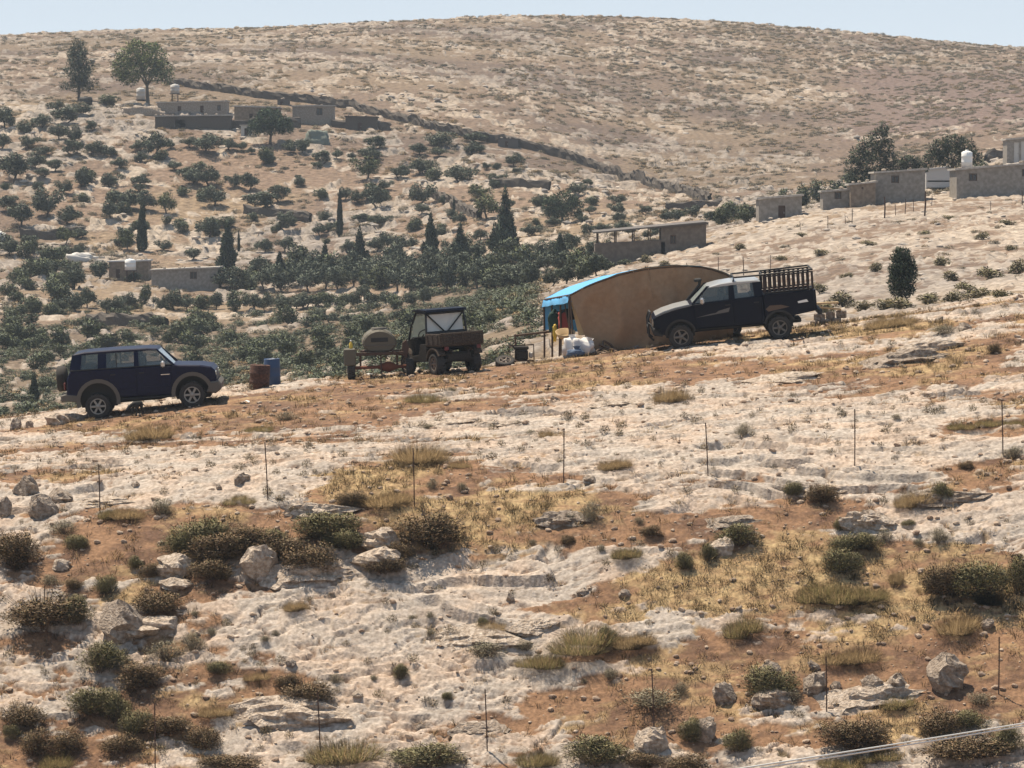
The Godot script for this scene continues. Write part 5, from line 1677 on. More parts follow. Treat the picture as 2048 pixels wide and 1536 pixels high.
func tent() -> void:
	var o := thing("tent", "arched tent of brown sackcloth with a bright blue tarpaulin roof", "tent")
	var p := sight(1140, 715, 106)
	var d := -p.z
	if d < 108.6:
		d = 108.6
	var x0 := (1138.0 - CX) / F * d
	var y0 := (HY - 716.0) / F * d
	o.transform = Transform3D(Basis(), Vector3(x0, y0, -d))
	var back := Vector3(-0.74, -0.26, -4.5)
	var arch := [[0.0, 1.96], [0.25, 2.10], [0.52, 2.24], [0.83, 2.37], [1.14, 2.48], [1.53, 2.61], [1.92, 2.71], [2.40, 2.80], [2.86, 2.85], [3.30, 2.885], [3.72, 2.89], [4.10, 2.86], [4.43, 2.79], [4.80, 2.67], [5.09, 2.53]]
	var nz := noise(71, 0.9, 2)
	var st := tool()
	st.set_smooth_group(0)
	var n := 22
	var grid: Array[PackedVector3Array] = []
	var edge := [[-0.05, 1.72], [-0.03, 1.86]] + arch + [[5.22, 2.2], [5.27, 1.7]]
	for j in n + 1:
		var t := float(j) / n
		var rowp := PackedVector3Array()
		for i in edge.size():
			var q := Vector3(edge[i][0], edge[i][1], 0.06) + back * t
			q.y -= 0.05 * absf(sin(t * PI * 3.0)) * (1.0 if i > 1 else 0.3)
			q += Vector3(nz.get_noise_2d(i * 0.5, t * 4.0), nz.get_noise_2d(i * 0.5 + 30.0, t * 4.0), 0) * 0.05
			rowp.append(q)
		grid.append(rowp)
	for j in n:
		for i in edge.size() - 1:
			quad(st, grid[j][i], grid[j][i + 1], grid[j + 1][i + 1], grid[j + 1][i])
	part("roof_tarpaulin", st, M.blue_tarp, o)
	# the cloth end wall, hung from the first arch and slack at its left edge
	var wall := func(off: Vector3, m: Material, foot: float, called: String) -> void:
		var s2 := tool()
		s2.set_smooth_group(0)
		var rows := 26
		var g: Array[PackedVector3Array] = []
		for i in 41:
			var u := i / 40.0
			var xt := u * 5.09
			var k := 0
			while k < arch.size() - 2 and arch[k + 1][0] < xt:
				k += 1
			var yt: float = lerpf(arch[k][1], arch[k + 1][1], (xt - arch[k][0]) / (arch[k + 1][0] - arch[k][0]))
			var xb := 0.74 + u * 4.35
			var xw: float = x0 + off.x + xb
			var dw: float = d - off.z
			var yb: float = ground_y(xw, dw) - y0 - off.y - 0.04 + foot
			var line := PackedVector3Array()
			for j in rows + 1:
				var v := float(j) / rows
				var q := Vector3(lerpf(xt, xb, v), lerpf(yt, yb, v), 0.0)
				q.z = 0.055 * sin(q.x * 5.1 + 0.9 * sin(q.y * 1.7 + q.x)) * sin(v * PI * 0.85) + 0.16 * nz.get_noise_2d(q.x * 1.3, q.y * 0.5) * minf(v * 4.0, 1.0) + 0.025 * nz.get_noise_2d(q.x * 4.0 + 9.0, q.y * 2.0) + 0.10 * sin(v * PI) * 0.5
				line.append(q + off)
			g.append(line)
		for i in 40:
			for j in rows:
				quad(s2, g[i][j + 1], g[i + 1][j + 1], g[i + 1][j], g[i][j])
		part(called, s2, m, o)
	wall.call(Vector3.ZERO, M.sackcloth, 0.0, "end_wall")
	# seams where the widths of cloth are sewn together
	for e in [1.98, 2.45]:
		st = tool()
		var k := 0
		while arch[k + 1][0] < e:
			k += 1
		var yt: float = lerpf(arch[k][1], arch[k + 1][1], (e - arch[k][0]) / (arch[k + 1][0] - arch[k][0]))
		tube(st, [Vector3(e, yt, 0.03), Vector3(lerpf(e, 0.74 + e / 5.09 * 4.35, 0.4), yt * 0.62 + 0.12, 0.10)], 0.012, 0.008, 5)
		part("seam", st, M.sackcloth, o)
	# far end: blue sheet hanging halfway down
	st = tool()
	st.set_smooth_group(0)
	for i in 20:
		var u0 := i / 20.0
		var u1 := (i + 1) / 20.0
		var f := func(u: float, v: float) -> Vector3:
			var xt := u * 5.09
			var k := 0
			while k < arch.size() - 2 and arch[k + 1][0] < xt:
				k += 1
			var yt: float = lerpf(arch[k][1], arch[k + 1][1], (xt - arch[k][0]) / (arch[k + 1][0] - arch[k][0]))
			return Vector3(xt, lerpf(yt, 0.95 + 0.05 * sin(u * 20.0), v), 0.05 * sin(u * 24.0) * v) + back
		for j in 8:
			quad(st, f.call(u1, (j + 1) / 8.0), f.call(u0, (j + 1) / 8.0), f.call(u0, j / 8.0), f.call(u1, j / 8.0))
	part("far_sheet", st, M.blue_tarp, o)
	# poles
	for t in [0.0, 0.34, 0.68, 1.0]:
		var b: Vector3 = back * t
		var gl: float = ground_y(x0 + b.x, d - b.z) - y0 - b.y
		pole(o, "pole", b + Vector3(0.02, gl - 0.15, 0), b + Vector3(0.0, 1.93, 0), 0.035, M.dark_wood)
		var gr: float = ground_y(x0 + b.x + 5.05, d - b.z) - y0 - b.y
		pole(o, "pole", b + Vector3(5.05, gr - 0.15, 0), b + Vector3(5.05, 2.50, 0), 0.035, M.dark_wood)
		var pts := []
		for e in arch:
			pts.append(b + Vector3(e[0], e[1] - 0.05, 0))
		st = tool()
		tube(st, pts, 0.022, 0.022, 6)
		part("arch_rib", st, M.dark_wood, o)
	var b2 := back * 0.2
	pole(o, "pole", Vector3(0.16, -0.1, 0.1), Vector3(0.03, 1.9, 0.02), 0.03, M.dark_wood)
	pole(o, "brace", b2 + Vector3(0.30, 0.1, 0), b2 + Vector3(0.02, 1.75, 0), 0.022, M.dark_wood)
	pole(o, "eave_beam", Vector3(0, 1.95, 0), back + Vector3(0, 1.95, 0), 0.03, M.dark_wood)
	pole(o, "guard_rail", back * 0.9 + Vector3(0.25, 0.92, 0.0), back * 0.9 + Vector3(-1.05, 0.78, 0.1), 0.04, M.dark_wood)
	pole(o, "guard_post", back * 0.9 + Vector3(-1.0, -0.3, 0.1), back * 0.9 + Vector3(-1.0, 0.82, 0.1), 0.03, M.dark_wood)
	# slack flap of lighter cloth behind the first pole
	st = tool()
	st.set_smooth_group(0)
	var fa := [Vector3(0.05, 1.75, -0.05), Vector3(0.22, 1.70, -0.03), Vector3(0.60, 0.72, -0.02), Vector3(0.30, 0.70, -0.10)]
	quad(st, fa[3], fa[2], fa[1], fa[0])
	part("flap", st, M.pale_cloth, o)
	var base := Transform3D(Basis(), Vector3(x0, y0, -d))
	# things at the open side
	var w := base * Vector3(-0.42, 1.05, -2.6)
	st = tool()
	cushion(st, Vector3.ZERO, Vector3(0.42, 0.62, 0.2), 51)
	lone("hanging_bag", made(st), M.green_cloth, "dark green bag hanging from the eave of the tent", "bag", "", Transform3D(Basis(), w))
	st = tool()
	cushion(st, Vector3.ZERO, Vector3(0.34, 0.75, 0.16), 52)
	lone("hanging_cloth", made(st), M.red_cloth, "faded red garment hanging inside the open side of the tent", "cloth", "", Transform3D(Basis(Vector3.BACK, 0.15), base * Vector3(-0.12, 0.98, -1.6)))
	st = tool()
	cushion(st, Vector3.ZERO, Vector3(0.75, 0.35, 0.4), 53)
	lone("blanket_bundle", made(st), M.cloth_dark, "dark bundle of blankets hung under the tent roof", "blanket", "", Transform3D(Basis(), base * Vector3(0.05, 1.28, -2.1)))
	st = tool()
	cushion(st, Vector3.ZERO, Vector3(0.12, 0.48, 0.12), 54)
	lone("yellow_cloth", made(st), M.yellow, "narrow yellow cloth hanging by the tent poles", "cloth", "", Transform3D(Basis(), base * Vector3(-0.42, 0.72, -1.6)))
	var tb := thing("wash_tub", "round tan basin behind the white sack at the tent", "tub", "", base * Vector3(-0.10, 0.0, -0.75))
	tb.position.y = ground_y(tb.position.x, -tb.position.z) + 0.62
	st = tool()
	lathe(st, [Vector2(0.0, 0.0), Vector2(0.22, 0.0), Vector2(0.30, 0.18), Vector2(0.32, 0.18), Vector2(0.24, 0.02), Vector2(0.0, 0.02)], Transform3D(Basis(Vector3.RIGHT, 0.35), Vector3.ZERO), 20)
	part("basin", st, M.pale_cloth, tb)
	st = tool()
	for s in [-0.2, 0.2]:
		for z in [-0.15, 0.15]:
			tube(st, [Vector3(s, -0.75, z), Vector3(s * 0.9, 0.02, z)], 0.02)
	part("stand", st, M.rust_dark, tb)
	# white sacks in front
	var q := sight(1122, 713, 106)
	sack(Vector3(q.x - 0.12, ground_y(q.x, 108.3), -108.3), Vector3(0.46, 0.66, 0.42), 61, "upright white bulk sack leaning on the tent poles", M.white_sack, 0.05)
	q = sight(1165, 712, 106)
	sack(Vector3(q.x - 0.02, ground_y(q.x, 108.0), -108.0), Vector3(0.66, 0.56, 0.42), 62, "slumped white sack with a knotted neck against the cloth wall", M.white_sack, -0.25)
	sack(Vector3(q.x - 0.22, ground_y(q.x - 0.2, 107.7), -107.65), Vector3(0.5, 0.28, 0.3), 63, "small grey-blue sack lying in front of the white sacks", M.blue_sack, 0.1)
	# firewood by the wall
	for i in 7:
		var px := 1192.0 + i * 6.0
		var dd := 107.9 + (i % 3) * 0.15
		var x := (px - CX) / F * dd
		st = tool()
		tube(st, [Vector3(-0.3, 0, 0), Vector3(0.05, 0.03 * (i % 3), 0.02), Vector3(0.32, 0, 0)], 0.045, 0.03, 7)
		lone("firewood_log", made(st), M.dark_wood, "short weathered log in the firewood heap by the tent wall", "log", "firewood by the tent", Transform3D(Basis(Vector3.UP, i * 0.7) * Basis(Vector3.BACK, 0.15 + 0.28 * (i % 3)), Vector3(x, ground_y(x, dd) + 0.05 + 0.05 * (i % 3), -dd)))
	# generator in a tube frame
	q = sight(1044, 716, 106)
	var gd := 108.6
	var ge := thing("generator", "small engine generator in a rusty tube frame beside the tent", "generator", "", Vector3((1044.0 - CX) / F * gd, ground_y((1044.0 - CX) / F * gd, gd), -gd))
	st = tool()
	for z in [-0.2, 0.2]:
		tube(st, [Vector3(-0.36, 0.0, z), Vector3(-0.38, 0.58, z), Vector3(0.36, 0.62, z), Vector3(0.38, 0.0, z)], 0.02)
		tube(st, [Vector3(-0.37, 0.12, z), Vector3(0.37, 0.12, z)], 0.018)
	part("frame", st, M.rust_dark, ge)
	st = tool()
	box(st, Vector3(-0.02, 0.30, 0), Vector3(0.42, 0.34, 0.30), 0.05)
	box(st, Vector3(-0.02, 0.52, 0), Vector3(0.46, 0.11, 0.30), 0.03)
	part("engine", st, M.mud_dark, ge)
	st = tool()
	box(st, Vector3(0.28, 0.30, 0.05), Vector3(0.13, 0.18, 0.2), 0.03)
	part("muffler", st, M.tin, ge)
	# old tyre lying next to it
	for e in [[1010, 720, 108.2, 0.30, 1.1, "worn tyre lying beside the generator"], [1409, 676, 109.4, 0.30, 0.35, "spare wheel seen under the pickup between its wheels"], [1464, 668, 109.6, 0.31, 0.2, "second spare wheel seen under the pickup"]]:
		var x: float = (e[0] - CX) / F * e[2]
		var wt := thing("loose_wheel", e[5], "wheel", "", Vector3(x, ground_y(x, e[2]) + (0.12 if e[4] > 1.0 else 0.28), -e[2]))
		wt.rotation.x = -e[4]
		wheel(wt, Vector3.ZERO, e[3], 0.2, 1.0, M.rim_mud, 5)

func cushion(st: SurfaceTool, c: Vector3, size: Vector3, sd: int) -> void:
	var nz := noise(sd, 1.1, 3)
	st.set_smooth_group(0)
	var f := func(i: int, j: int) -> Vector3:
		var ph := PI * i / 14.0
		var th := TAU * (j % 20) / 20.0
		var v := Vector3(sin(ph) * cos(th), cos(ph), sin(ph) * sin(th))
		var sq := Vector3(signf(v.x) * pow(absf(v.x), 0.7), signf(v.y) * pow(absf(v.y), 0.8), signf(v.z) * pow(absf(v.z), 0.7))
		return c + sq * size * 0.5 * (1.0 + 0.55 * nz.get_noise_3dv(v * 0.9 + Vector3(sd, 0, 0)) + 0.09 * nz.get_noise_3dv(v * 2.2))
	for i in 14:
		for j in 20:
			if i == 0:
				tri(st, f.call(0, 0), f.call(1, j + 1), f.call(1, j))
			elif i == 13:
				tri(st, f.call(13, j), f.call(13, j + 1), f.call(14, 0))
			else:
				quad(st, f.call(i + 1, j), f.call(i, j), f.call(i, j + 1), f.call(i + 1, j + 1))

func sack(p: Vector3, size: Vector3, sd: int, label: String, m: Material, lean: float) -> void:
	var o := thing("sack", label, "sack", "", p)
	o.rotation.z = lean
	var st := tool()
	cushion(st, Vector3(0, size.y * 0.45, 0), size, sd)
	part("sack_body", st, m, o)
	st = tool()
	st.set_smooth_group(0)
	var q := Vector3(size.x * 0.15, size.y * 0.86, 0)
	for i in 9:
		var a := TAU * i / 9.0
		var b := TAU * (i + 1) / 9.0
		var r := 0.09 + 0.04 * (i % 2)
		var r2 := 0.09 + 0.04 * ((i + 1) % 2)
		quad(st, q + Vector3(cos(a) * 0.06, 0, sin(a) * 0.06), q + Vector3(cos(b) * 0.06, 0, sin(b) * 0.06), q + Vector3(cos(b) * r2, 0.13, sin(b) * r2), q + Vector3(cos(a) * r, 0.12, sin(a) * r))
	part("sack_neck", st, m, o)

func drums() -> void:
	for e in [[517, 768, 40, 54, 0.05, "rust-brown steel drum leaning beside a blue one", "rust_drum", -0.06, 105.0], [545, 765, 32, 54, 0.0, "faded blue plastic drum beside a rusty one", "blue_drum", 0.04, 106.2]]:
		var d: float = e[8]
		var x: float = (e[0] - CX) / F * d
		var s: float = d / F
		var o := thing("barrel", e[5], "barrel", "", Vector3(x, ground_y(x, d) - 0.03, -d))
		o.rotation.z = e[7]
		var w: float = e[2] * s * 0.5
		var h: float = e[3] * s
		var st := tool()
		lathe(st, [Vector2(0, 0), Vector2(w * 0.94, 0), Vector2(w, 0.03), Vector2(w, h * 0.32), Vector2(w * 1.04, h * 0.345), Vector2(w, h * 0.37), Vector2(w, h * 0.64), Vector2(w * 1.04, h * 0.665), Vector2(w, h * 0.69), Vector2(w, h * 0.97), Vector2(w * 0.96, h), Vector2(w * 0.92, h * 0.97), Vector2(0, h * 0.97)], Transform3D(), 24)
		part("drum_body", st, M[e[6]], o)
		st = tool()
		lathe(st, [Vector2(0.04, 0.0), Vector2(0.04, 0.03), Vector2(0.0, 0.03)], Transform3D(Basis(), Vector3(w * 0.5, h * 0.97, 0)), 10)
		part("bung", st, M.dark, o)

# ------------------------------------------------------------------ fences, cable, scraps
func fences() -> void:
	var st := tool()
	tube(st, [Vector3(0, -0.3, 0), Vector3(0.006, 0.5, 0), Vector3(0.0, 1.0, 0.0)], 0.016, 0.015, 6)
	for i in 8:
		ring(st, Vector3(0, 0.14 + i * 0.115, 0), 0.019, 0.004, Basis(Vector3.RIGHT, PI / 2))
	var rod := made(st)
	st = tool()
	tube(st, [Vector3(-0.014, 0.0, 0.012), Vector3(0.014, 0.004, 0.014), Vector3(0.03, -0.01, 0.0)], 0.006, 0.006, 5)
	var tie := made(st)
	var upper := [[197, 1036, 102], [534, 1001, 116], [828, 1016, 118], [1127, 973, 112], [1417, 954, 108], [1711, 941, 114], [2008, 908, 110]]
	var lower := [[305, 1546, 130], [638, 1528, 126], [974, 1512, 126], [1310, 1470, 122], [1657, 1442, 112], [2003, 1406, 116]]
	for k in 2:
		for e in (upper if k == 0 else lower):
			var p := sight(e[0], e[1])
			var h: float = e[2] * -p.z / F
			var o := thing("fence_post", ["thin rusty iron fence rod in the upper row on bare rock", "thin rusty iron fence rod in the lower row among the bushes"][k], "fence post", ["upper row of fence rods", "lower row of fence rods"][k], p)
			o.rotation.z = rng.randf_range(-0.02, 0.06)
			hang("rod", rod, M.rust_dark, o, Transform3D(Basis.from_scale(Vector3(1, h, 1)), Vector3.ZERO))
			for t in [0.35, 0.62, 0.9]:
				hang("wire_tie", tie, M.rust_dark, o, Transform3D(Basis(), Vector3(0, h * t, 0)))
	st = tool()
	tube(st, [Vector3(0, -0.3, 0), Vector3(0.02, 0.5, 0), Vector3(0, 1.0, 0)], 0.035, 0.03, 6)
	var stake := made(st)
	st = tool()
	tube(st, [Vector3(0, 0, 0), Vector3(0.10, 0.03, 0)], 0.012, 0.01, 5)
	var spur := made(st)
	for e in [[1768, 437, 42, 1.8], [1848, 433, 48, 2.0], [1703, 446, 30, 1.0], [1809, 428, 30, 1.0], [1826, 424, 24, 0.8], [1862, 412, 22, 0.8], [1790, 430, 22, 0.8], [1436, 560, 44, 0.7], [1487, 550, 40, 0.9], [1540, 540, 30, 0.7], [1655, 458, 22, 0.8], [1690, 450, 20, 0.7], [2043, 412, 32, 1.0], [1330, 545, 22, 0.6], [1372, 545, 24, 0.6], [1290, 552, 20, 0.6], [1600, 462, 22, 0.6], [1980, 420, 22, 0.7]]:
		var p := sight(e[0], e[1], 118)
		var h: float = e[2] * -p.z / F
		var o := thing("slope_post", "dark wooden stake of the fence on the pale slope below the block houses", "fence post", "stakes on the pale slope", p)
		o.rotation.z = rng.randf_range(-0.06, 0.06)
		hang("stake", stake, M.rust_dark, o, Transform3D(Basis.from_scale(Vector3(e[3], h, e[3])), Vector3.ZERO))
		hang("wire_stub", spur, M.rust_dark, o, Transform3D(Basis(), Vector3(0, h * 0.8, 0)))

func cable() -> void:
	# overhead cable crossing low in front of the slope, strung between two poles outside the view
	var da := 21.0
	var db := 27.0
	var a := Vector3((1400.0 - CX) / F * da, (HY - 1560.0) / F * da, -da)
	var b := Vector3((2200.0 - CX) / F * db, (HY - 1430.0) / F * db, -db)
	var dir := (b - a)
	var pa := a - dir * 1.6
	var pb := b + dir * 1.6
	for k in 2:
		var o := thing("overhead_cable", ["pale twisted overhead cable, the upper strand of the pair crossing below the bushes", "pale twisted overhead cable, the lower strand of the pair crossing below the bushes"][k], "cable")
		var st := tool()
		var pts := []
		for i in 61:
			var t := i / 60.0
			var q := pa.lerp(pb, t)
			q.y -= 4.0 * 0.10 * (t * (1.0 - t) - 0.2375)
			q.y += 0.010 if k == 0 else -0.010
			pts.append(q)
		tube(st, pts, 0.0055, 0.0055, 8)
		part("strand", st, M.cable, o)
	for k in 2:
		var q := pa if k == 0 else pb
		var g := base_height(q.x, -q.z)
		var o := thing("cable_pole", ["wooden pole holding the overhead cable at its lower end", "wooden pole holding the overhead cable at its upper end"][k], "pole", "", Vector3(q.x, g, q.z - 0.1))
		var st := tool()
		tube(st, [Vector3(0, -0.5, 0), Vector3(0, q.y - g + 0.4, 0)], 0.11, 0.09, 10)
		part("shaft", st, M.dark_wood, o)
		st = tool()
		box(st, Vector3(0, q.y - g, 0.11), Vector3(0.08, 0.12, 0.08), 0.01)
		part("clamp", st, M.dark, o)

func scraps() -> void:
	for e in [[488, 809, 20, "crumpled white paper on the track in front of the blue car"], [187, 948, 14, "white scrap of paper on bare rock near the fence rod"], [740, 752, 16, "white scrap under the tanker trailer"]]:
		var p := sight(e[0], e[1])
		var s: float = e[2] * -p.z / F
		var st := tool()
		st.set_smooth_group(-1)
		var g := []
		for i in 16:
			g.append(Vector3((i % 4 / 3.0 - 0.5) * s, rng.randf() * s * 0.35 + 0.02, (i / 4 / 3.0 - 0.5) * s * 0.7))
		for i in 3:
			for j in 3:
				quad(st, g[i * 4 + j + 4], g[i * 4 + j + 5], g[i * 4 + j + 1], g[i * 4 + j])
		lone("paper_scrap", made(st), M.white_paint, e[3], "litter", "", Transform3D(Basis(), p))
	# junk behind the pickup
	var d := 110.5
	for e in [[1648, 606, 0.9, 0.12, 0.05, "pale plank across the scrap heap behind the pickup"], [1660, 616, 0.7, 0.1, -0.1, "short plank low in the scrap heap behind the pickup"]]:
		var x: float = (e[0] - CX) / F * d
		var st := tool()
		box(st, Vector3.ZERO, Vector3(e[2], 0.06, e[3] * 2.0), 0.01)
		lone("scrap_plank", made(st), M.pale_cloth, e[5], "plank", "", Transform3D(Basis(Vector3.BACK, e[4]), Vector3(x, maxf((HY - e[1]) / F * d, ground_y(x, d) + 0.05), -d)))
	for i in 6:
		var x := (1628.0 + i * 11.0 - CX) / F * (d + 0.1 * (i % 2))
		var st := tool()
		box(st, Vector3.ZERO, Vector3(0.22 + 0.04 * (i % 3), 0.2 + 0.05 * (i % 2), 0.3), 0.03)
		lone("scrap_block", made(st), M.grey_boulder, "rough grey block in the scrap heap behind the pickup", "block", "blocks in the scrap heap", Transform3D(Basis(Vector3.UP, i * 0.9), Vector3(x, ground_y(x, d) + 0.1 + 0.18 * (i % 2), -d - 0.1 * (i % 2))))

# ------------------------------------------------------------------ houses, walls and tanks across the valley
# col0, col1; rows of the top at both ends; rows of the foot at both ends; holes: [col0, col1, row0, row1, kind]
var rubble := stone_mesh(77, 0.3, 8, 5)

func hut(called: String, label: String, c0: float, c1: float, t0: float, t1: float, b0: float, b1: float, depth: float, m: Material, holes: Array, d0 := 200.0, roof_m: Material = null, over := 0.16) -> Node3D:
	var p := sight((c0 + c1) * 0.5, (b0 + b1) * 0.5, d0)
	var d := -p.z
	var s := d / F
	var o := thing(called, label, "house" if not "shed" in called else "shed", "", Vector3((c0 - CX) * s, (HY - (b0 + b1) * 0.5) * s, -d))
	var w := (c1 - c0) * s
	var y0 := o.position.y
	var ta := (HY - t0) * s - y0
	var tb := (HY - t1) * s - y0
	var foot := -((maxf(b0, b1) - (b0 + b1) * 0.5) * s) - 0.8
	var th := 0.22
	var top := func(x: float) -> float: return lerpf(ta, tb, x / w)
	var xs := [0.0, w]
	var ys := [foot, 99.0]
	var hs := []
	for h in holes:
		var q := [(h[0] - c0) * s, (h[1] - c0) * s, (HY - h[3]) * s - y0, (HY - h[2]) * s - y0, h[4]]
		hs.append(q)
		for k in [q[0], q[1]]:
			xs.append(k)
		for k in [q[2], q[3]]:
			ys.append(k)
	xs.sort()
	ys.sort()
	var st := tool()
	for i in xs.size() - 1:
		for j in ys.size() - 1:
			var cx: float = (xs[i] + xs[i + 1]) * 0.5
			var cy: float = (ys[j] + minf(ys[j + 1], top.call(cx))) * 0.5
			var open := false
			for q in hs:
				if cx > q[0] and cx < q[1] and cy > q[2] and cy < q[3]:
					open = true
			if open or xs[i + 1] - xs[i] < 0.001:
				continue
			var ya: float = ys[j + 1] if ys[j + 1] < 90.0 else top.call(xs[i])
			var yb: float = ys[j + 1] if ys[j + 1] < 90.0 else top.call(xs[i + 1])
			hexa(st, [Vector3(xs[i], ys[j], 0), Vector3(xs[i + 1], ys[j], 0), Vector3(xs[i + 1], ys[j], -th), Vector3(xs[i], ys[j], -th), Vector3(xs[i], ya, 0), Vector3(xs[i + 1], yb, 0), Vector3(xs[i + 1], yb, -th), Vector3(xs[i], ya, -th)])
	for e in [[0.0, th], [w - th, w]]:
		var ya: float = top.call(e[0])
		hexa(st, [Vector3(e[0], foot, -th), Vector3(e[1], foot, -th), Vector3(e[1], foot, -depth), Vector3(e[0], foot, -depth), Vector3(e[0], ya, -th), Vector3(e[1], ya, -th), Vector3(e[1], ya, -depth), Vector3(e[0], ya, -depth)])
	hexa(st, [Vector3(th, foot, -depth + th), Vector3(w - th, foot, -depth + th), Vector3(w - th, foot, -depth), Vector3(th, foot, -depth), Vector3(th, ta, -depth + th), Vector3(w - th, tb, -depth + th), Vector3(w - th, tb, -depth), Vector3(th, ta, -depth)])
	part("wall", st, m, o)
	st = tool()
	var nz := noise(int(c0) + 3, 0.8, 2)
	var pieces := maxi(2, int(w / 1.2))
	for i in pieces:
		var xa := lerpf(-over, w + over, float(i) / pieces)
		var xb := lerpf(-over, w + over, float(i + 1) / pieces)
		var ya: float = top.call(clampf(xa, 0, w)) + 0.003
		var yb: float = top.call(clampf(xb, 0, w)) + 0.003
		var ka := 0.14 + 0.05 * nz.get_noise_1d(xa * 2.0)
		var kb := 0.14 + 0.05 * nz.get_noise_1d(xb * 2.0)
		var f := over + 0.05 * nz.get_noise_1d(xa * 3.0 + 9.0)
		hexa(st, [Vector3(xa, ya, f), Vector3(xb, yb, f), Vector3(xb, yb, -depth - over), Vector3(xa, ya, -depth - over), Vector3(xa, ya + ka, f), Vector3(xb, yb + kb, f), Vector3(xb, yb + kb, -depth - over), Vector3(xa, ya + ka, -depth - over)])
	part("roof", st, roof_m if roof_m else M.concrete, o)
	if not "shed" in called:
		for i in maxi(3, int(w / 1.1)):
			var rx := rng.randf_range(0.1, w - 0.1)
			var rs := rng.randf_range(0.14, 0.34)
			hang("roof_stone", rubble, M.boulder, o, Transform3D(Basis(Vector3.UP, rng.randf() * TAU).scaled(Vector3(rs * 1.3, rs * 0.8, rs)), Vector3(rx, top.call(rx) + 0.17 + rs * 0.2, rng.randf_range(-1.2, 0.0))))
	for q in hs:
		var mid := Vector3((q[0] + q[1]) * 0.5, (q[2] + q[3]) * 0.5, -th * 0.6)
		var sz := Vector3(q[1] - q[0], q[3] - q[2], 0.05)
		if q[4] == "open":
			continue
		st = tool()
		if q[4] == "window":
			for k in [-1.0, 1.0]:
				box(st, mid + Vector3(k * (sz.x * 0.5 - 0.04), 0, 0.05), Vector3(0.075, sz.y, 0.06), 0.006)
				box(st, mid + Vector3(0, k * (sz.y * 0.5 - 0.04), 0.05), Vector3(sz.x, 0.075, 0.06), 0.006)
			box(st, mid + Vector3(0, 0, 0.05), Vector3(0.06, sz.y, 0.05), 0.006)
			var fr := part("window", st, M.dark_wood, o)
			st = tool()
			box(st, mid, sz, 0.004)
			part("pane", st, M.dark_glass, fr)
		else:
			box(st, mid, sz, 0.01)
			var dr := part("door", st, M.rust_dark if q[4] == "door" else M.pale_tin, o)
			st = tool()
			box(st, mid + Vector3(sz.x * 0.32, 0, 0.05), Vector3(0.05, 0.14, 0.05), 0.01)
			part("handle", st, M.tin, dr)
	return o

func tank(label: String, col: float, foot: float, top: float, wide: float, d: float, m: Material, stand := 0.0) -> void:
	var s := d / F
	var x := (col - CX) * s
	var y := (HY - foot) * s
	var o := thing("water_tank", label, "water tank", "", Vector3(x, y, -d))
	var r := wide * s * 0.5
	var h := (foot - top) * s
	var st := tool()
	lathe(st, [Vector2(0, 0), Vector2(r, 0), Vector2(r, h * 0.3), Vector2(r * 1.03, h * 0.32), Vector2(r, h * 0.34), Vector2(r, h * 0.62), Vector2(r * 1.03, h * 0.64), Vector2(r, h * 0.66), Vector2(r, h * 0.88), Vector2(r * 0.55, h * 0.96), Vector2(0, h * 0.97)], Transform3D(), 20)
	part("tank_body", st, m, o)
	st = tool()
	lathe(st, [Vector2(r * 0.3, h * 0.95), Vector2(r * 0.3, h * 1.03), Vector2(0, h * 1.04)], Transform3D(), 12)
	part("lid", st, m, o)
	var g := maxf(y - base_height(x, d), stand) + 0.4
	st = tool()
	for k in 4:
		var a := PI / 4 + k * PI / 2
		box(st, Vector3(cos(a) * r * 0.9, -g * 0.5, sin(a) * r * 0.9), Vector3(0.07, g, 0.07), 0.008)
	box(st, Vector3(0, -0.05, 0), Vector3(r * 2.2, 0.09, r * 2.2), 0.01)
	part("stand", st, M.rust_dark, o)

func stone_wall(label: String, pts: Array, high: float, wide: float, d0: float, sd: int) -> void:
	var line := []
	for e in pts:
		line.append(sight(e[0], e[1], d0))
	var o := thing("stone_wall", label, "stone wall", "", line[0])
	var r := RandomNumberGenerator.new()
	r.seed = sd
	var st := tool()
	st.set_smooth_group(-1)
	var prof := [Vector2(-0.5, -0.6), Vector2(-0.47, 0.35), Vector2(-0.40, 0.75), Vector2(-0.30, 1.0), Vector2(0.0, 1.06), Vector2(0.30, 1.0), Vector2(0.40, 0.75), Vector2(0.47, 0.35), Vector2(0.5, -0.6)]
	var last := []
	for i in line.size() - 1:
		var a: Vector3 = line[i]
		var b: Vector3 = line[i + 1]
		var n := maxi(2, int(a.distance_to(b) / 0.6))
		var side := (b - a).cross(Vector3.UP).normalized()
		for k in n + (1 if i == line.size() - 2 else 0):
			var q := a.lerp(b, float(k) / n)
			q.y = ground_y(q.x, -q.z) + 0.1
			var ringp := []
			var hh := high * (1.0 + 0.3 * n_edge.get_noise_2d(q.x * 0.25, q.z * 0.25 + sd * 9.0))
			for e in prof:
				ringp.append(q - o.position + side * (e.x * wide + r.randf_range(-0.04, 0.04)) + Vector3(r.randf_range(-0.2, 0.2), e.y * hh + r.randf_range(-0.15, 0.13), 0.0))
			if last:
				for j in prof.size() - 1:
					quad(st, last[j], ringp[j], ringp[j + 1], last[j + 1])
			last = ringp
	part("stonework", st, M.field_stone, o)

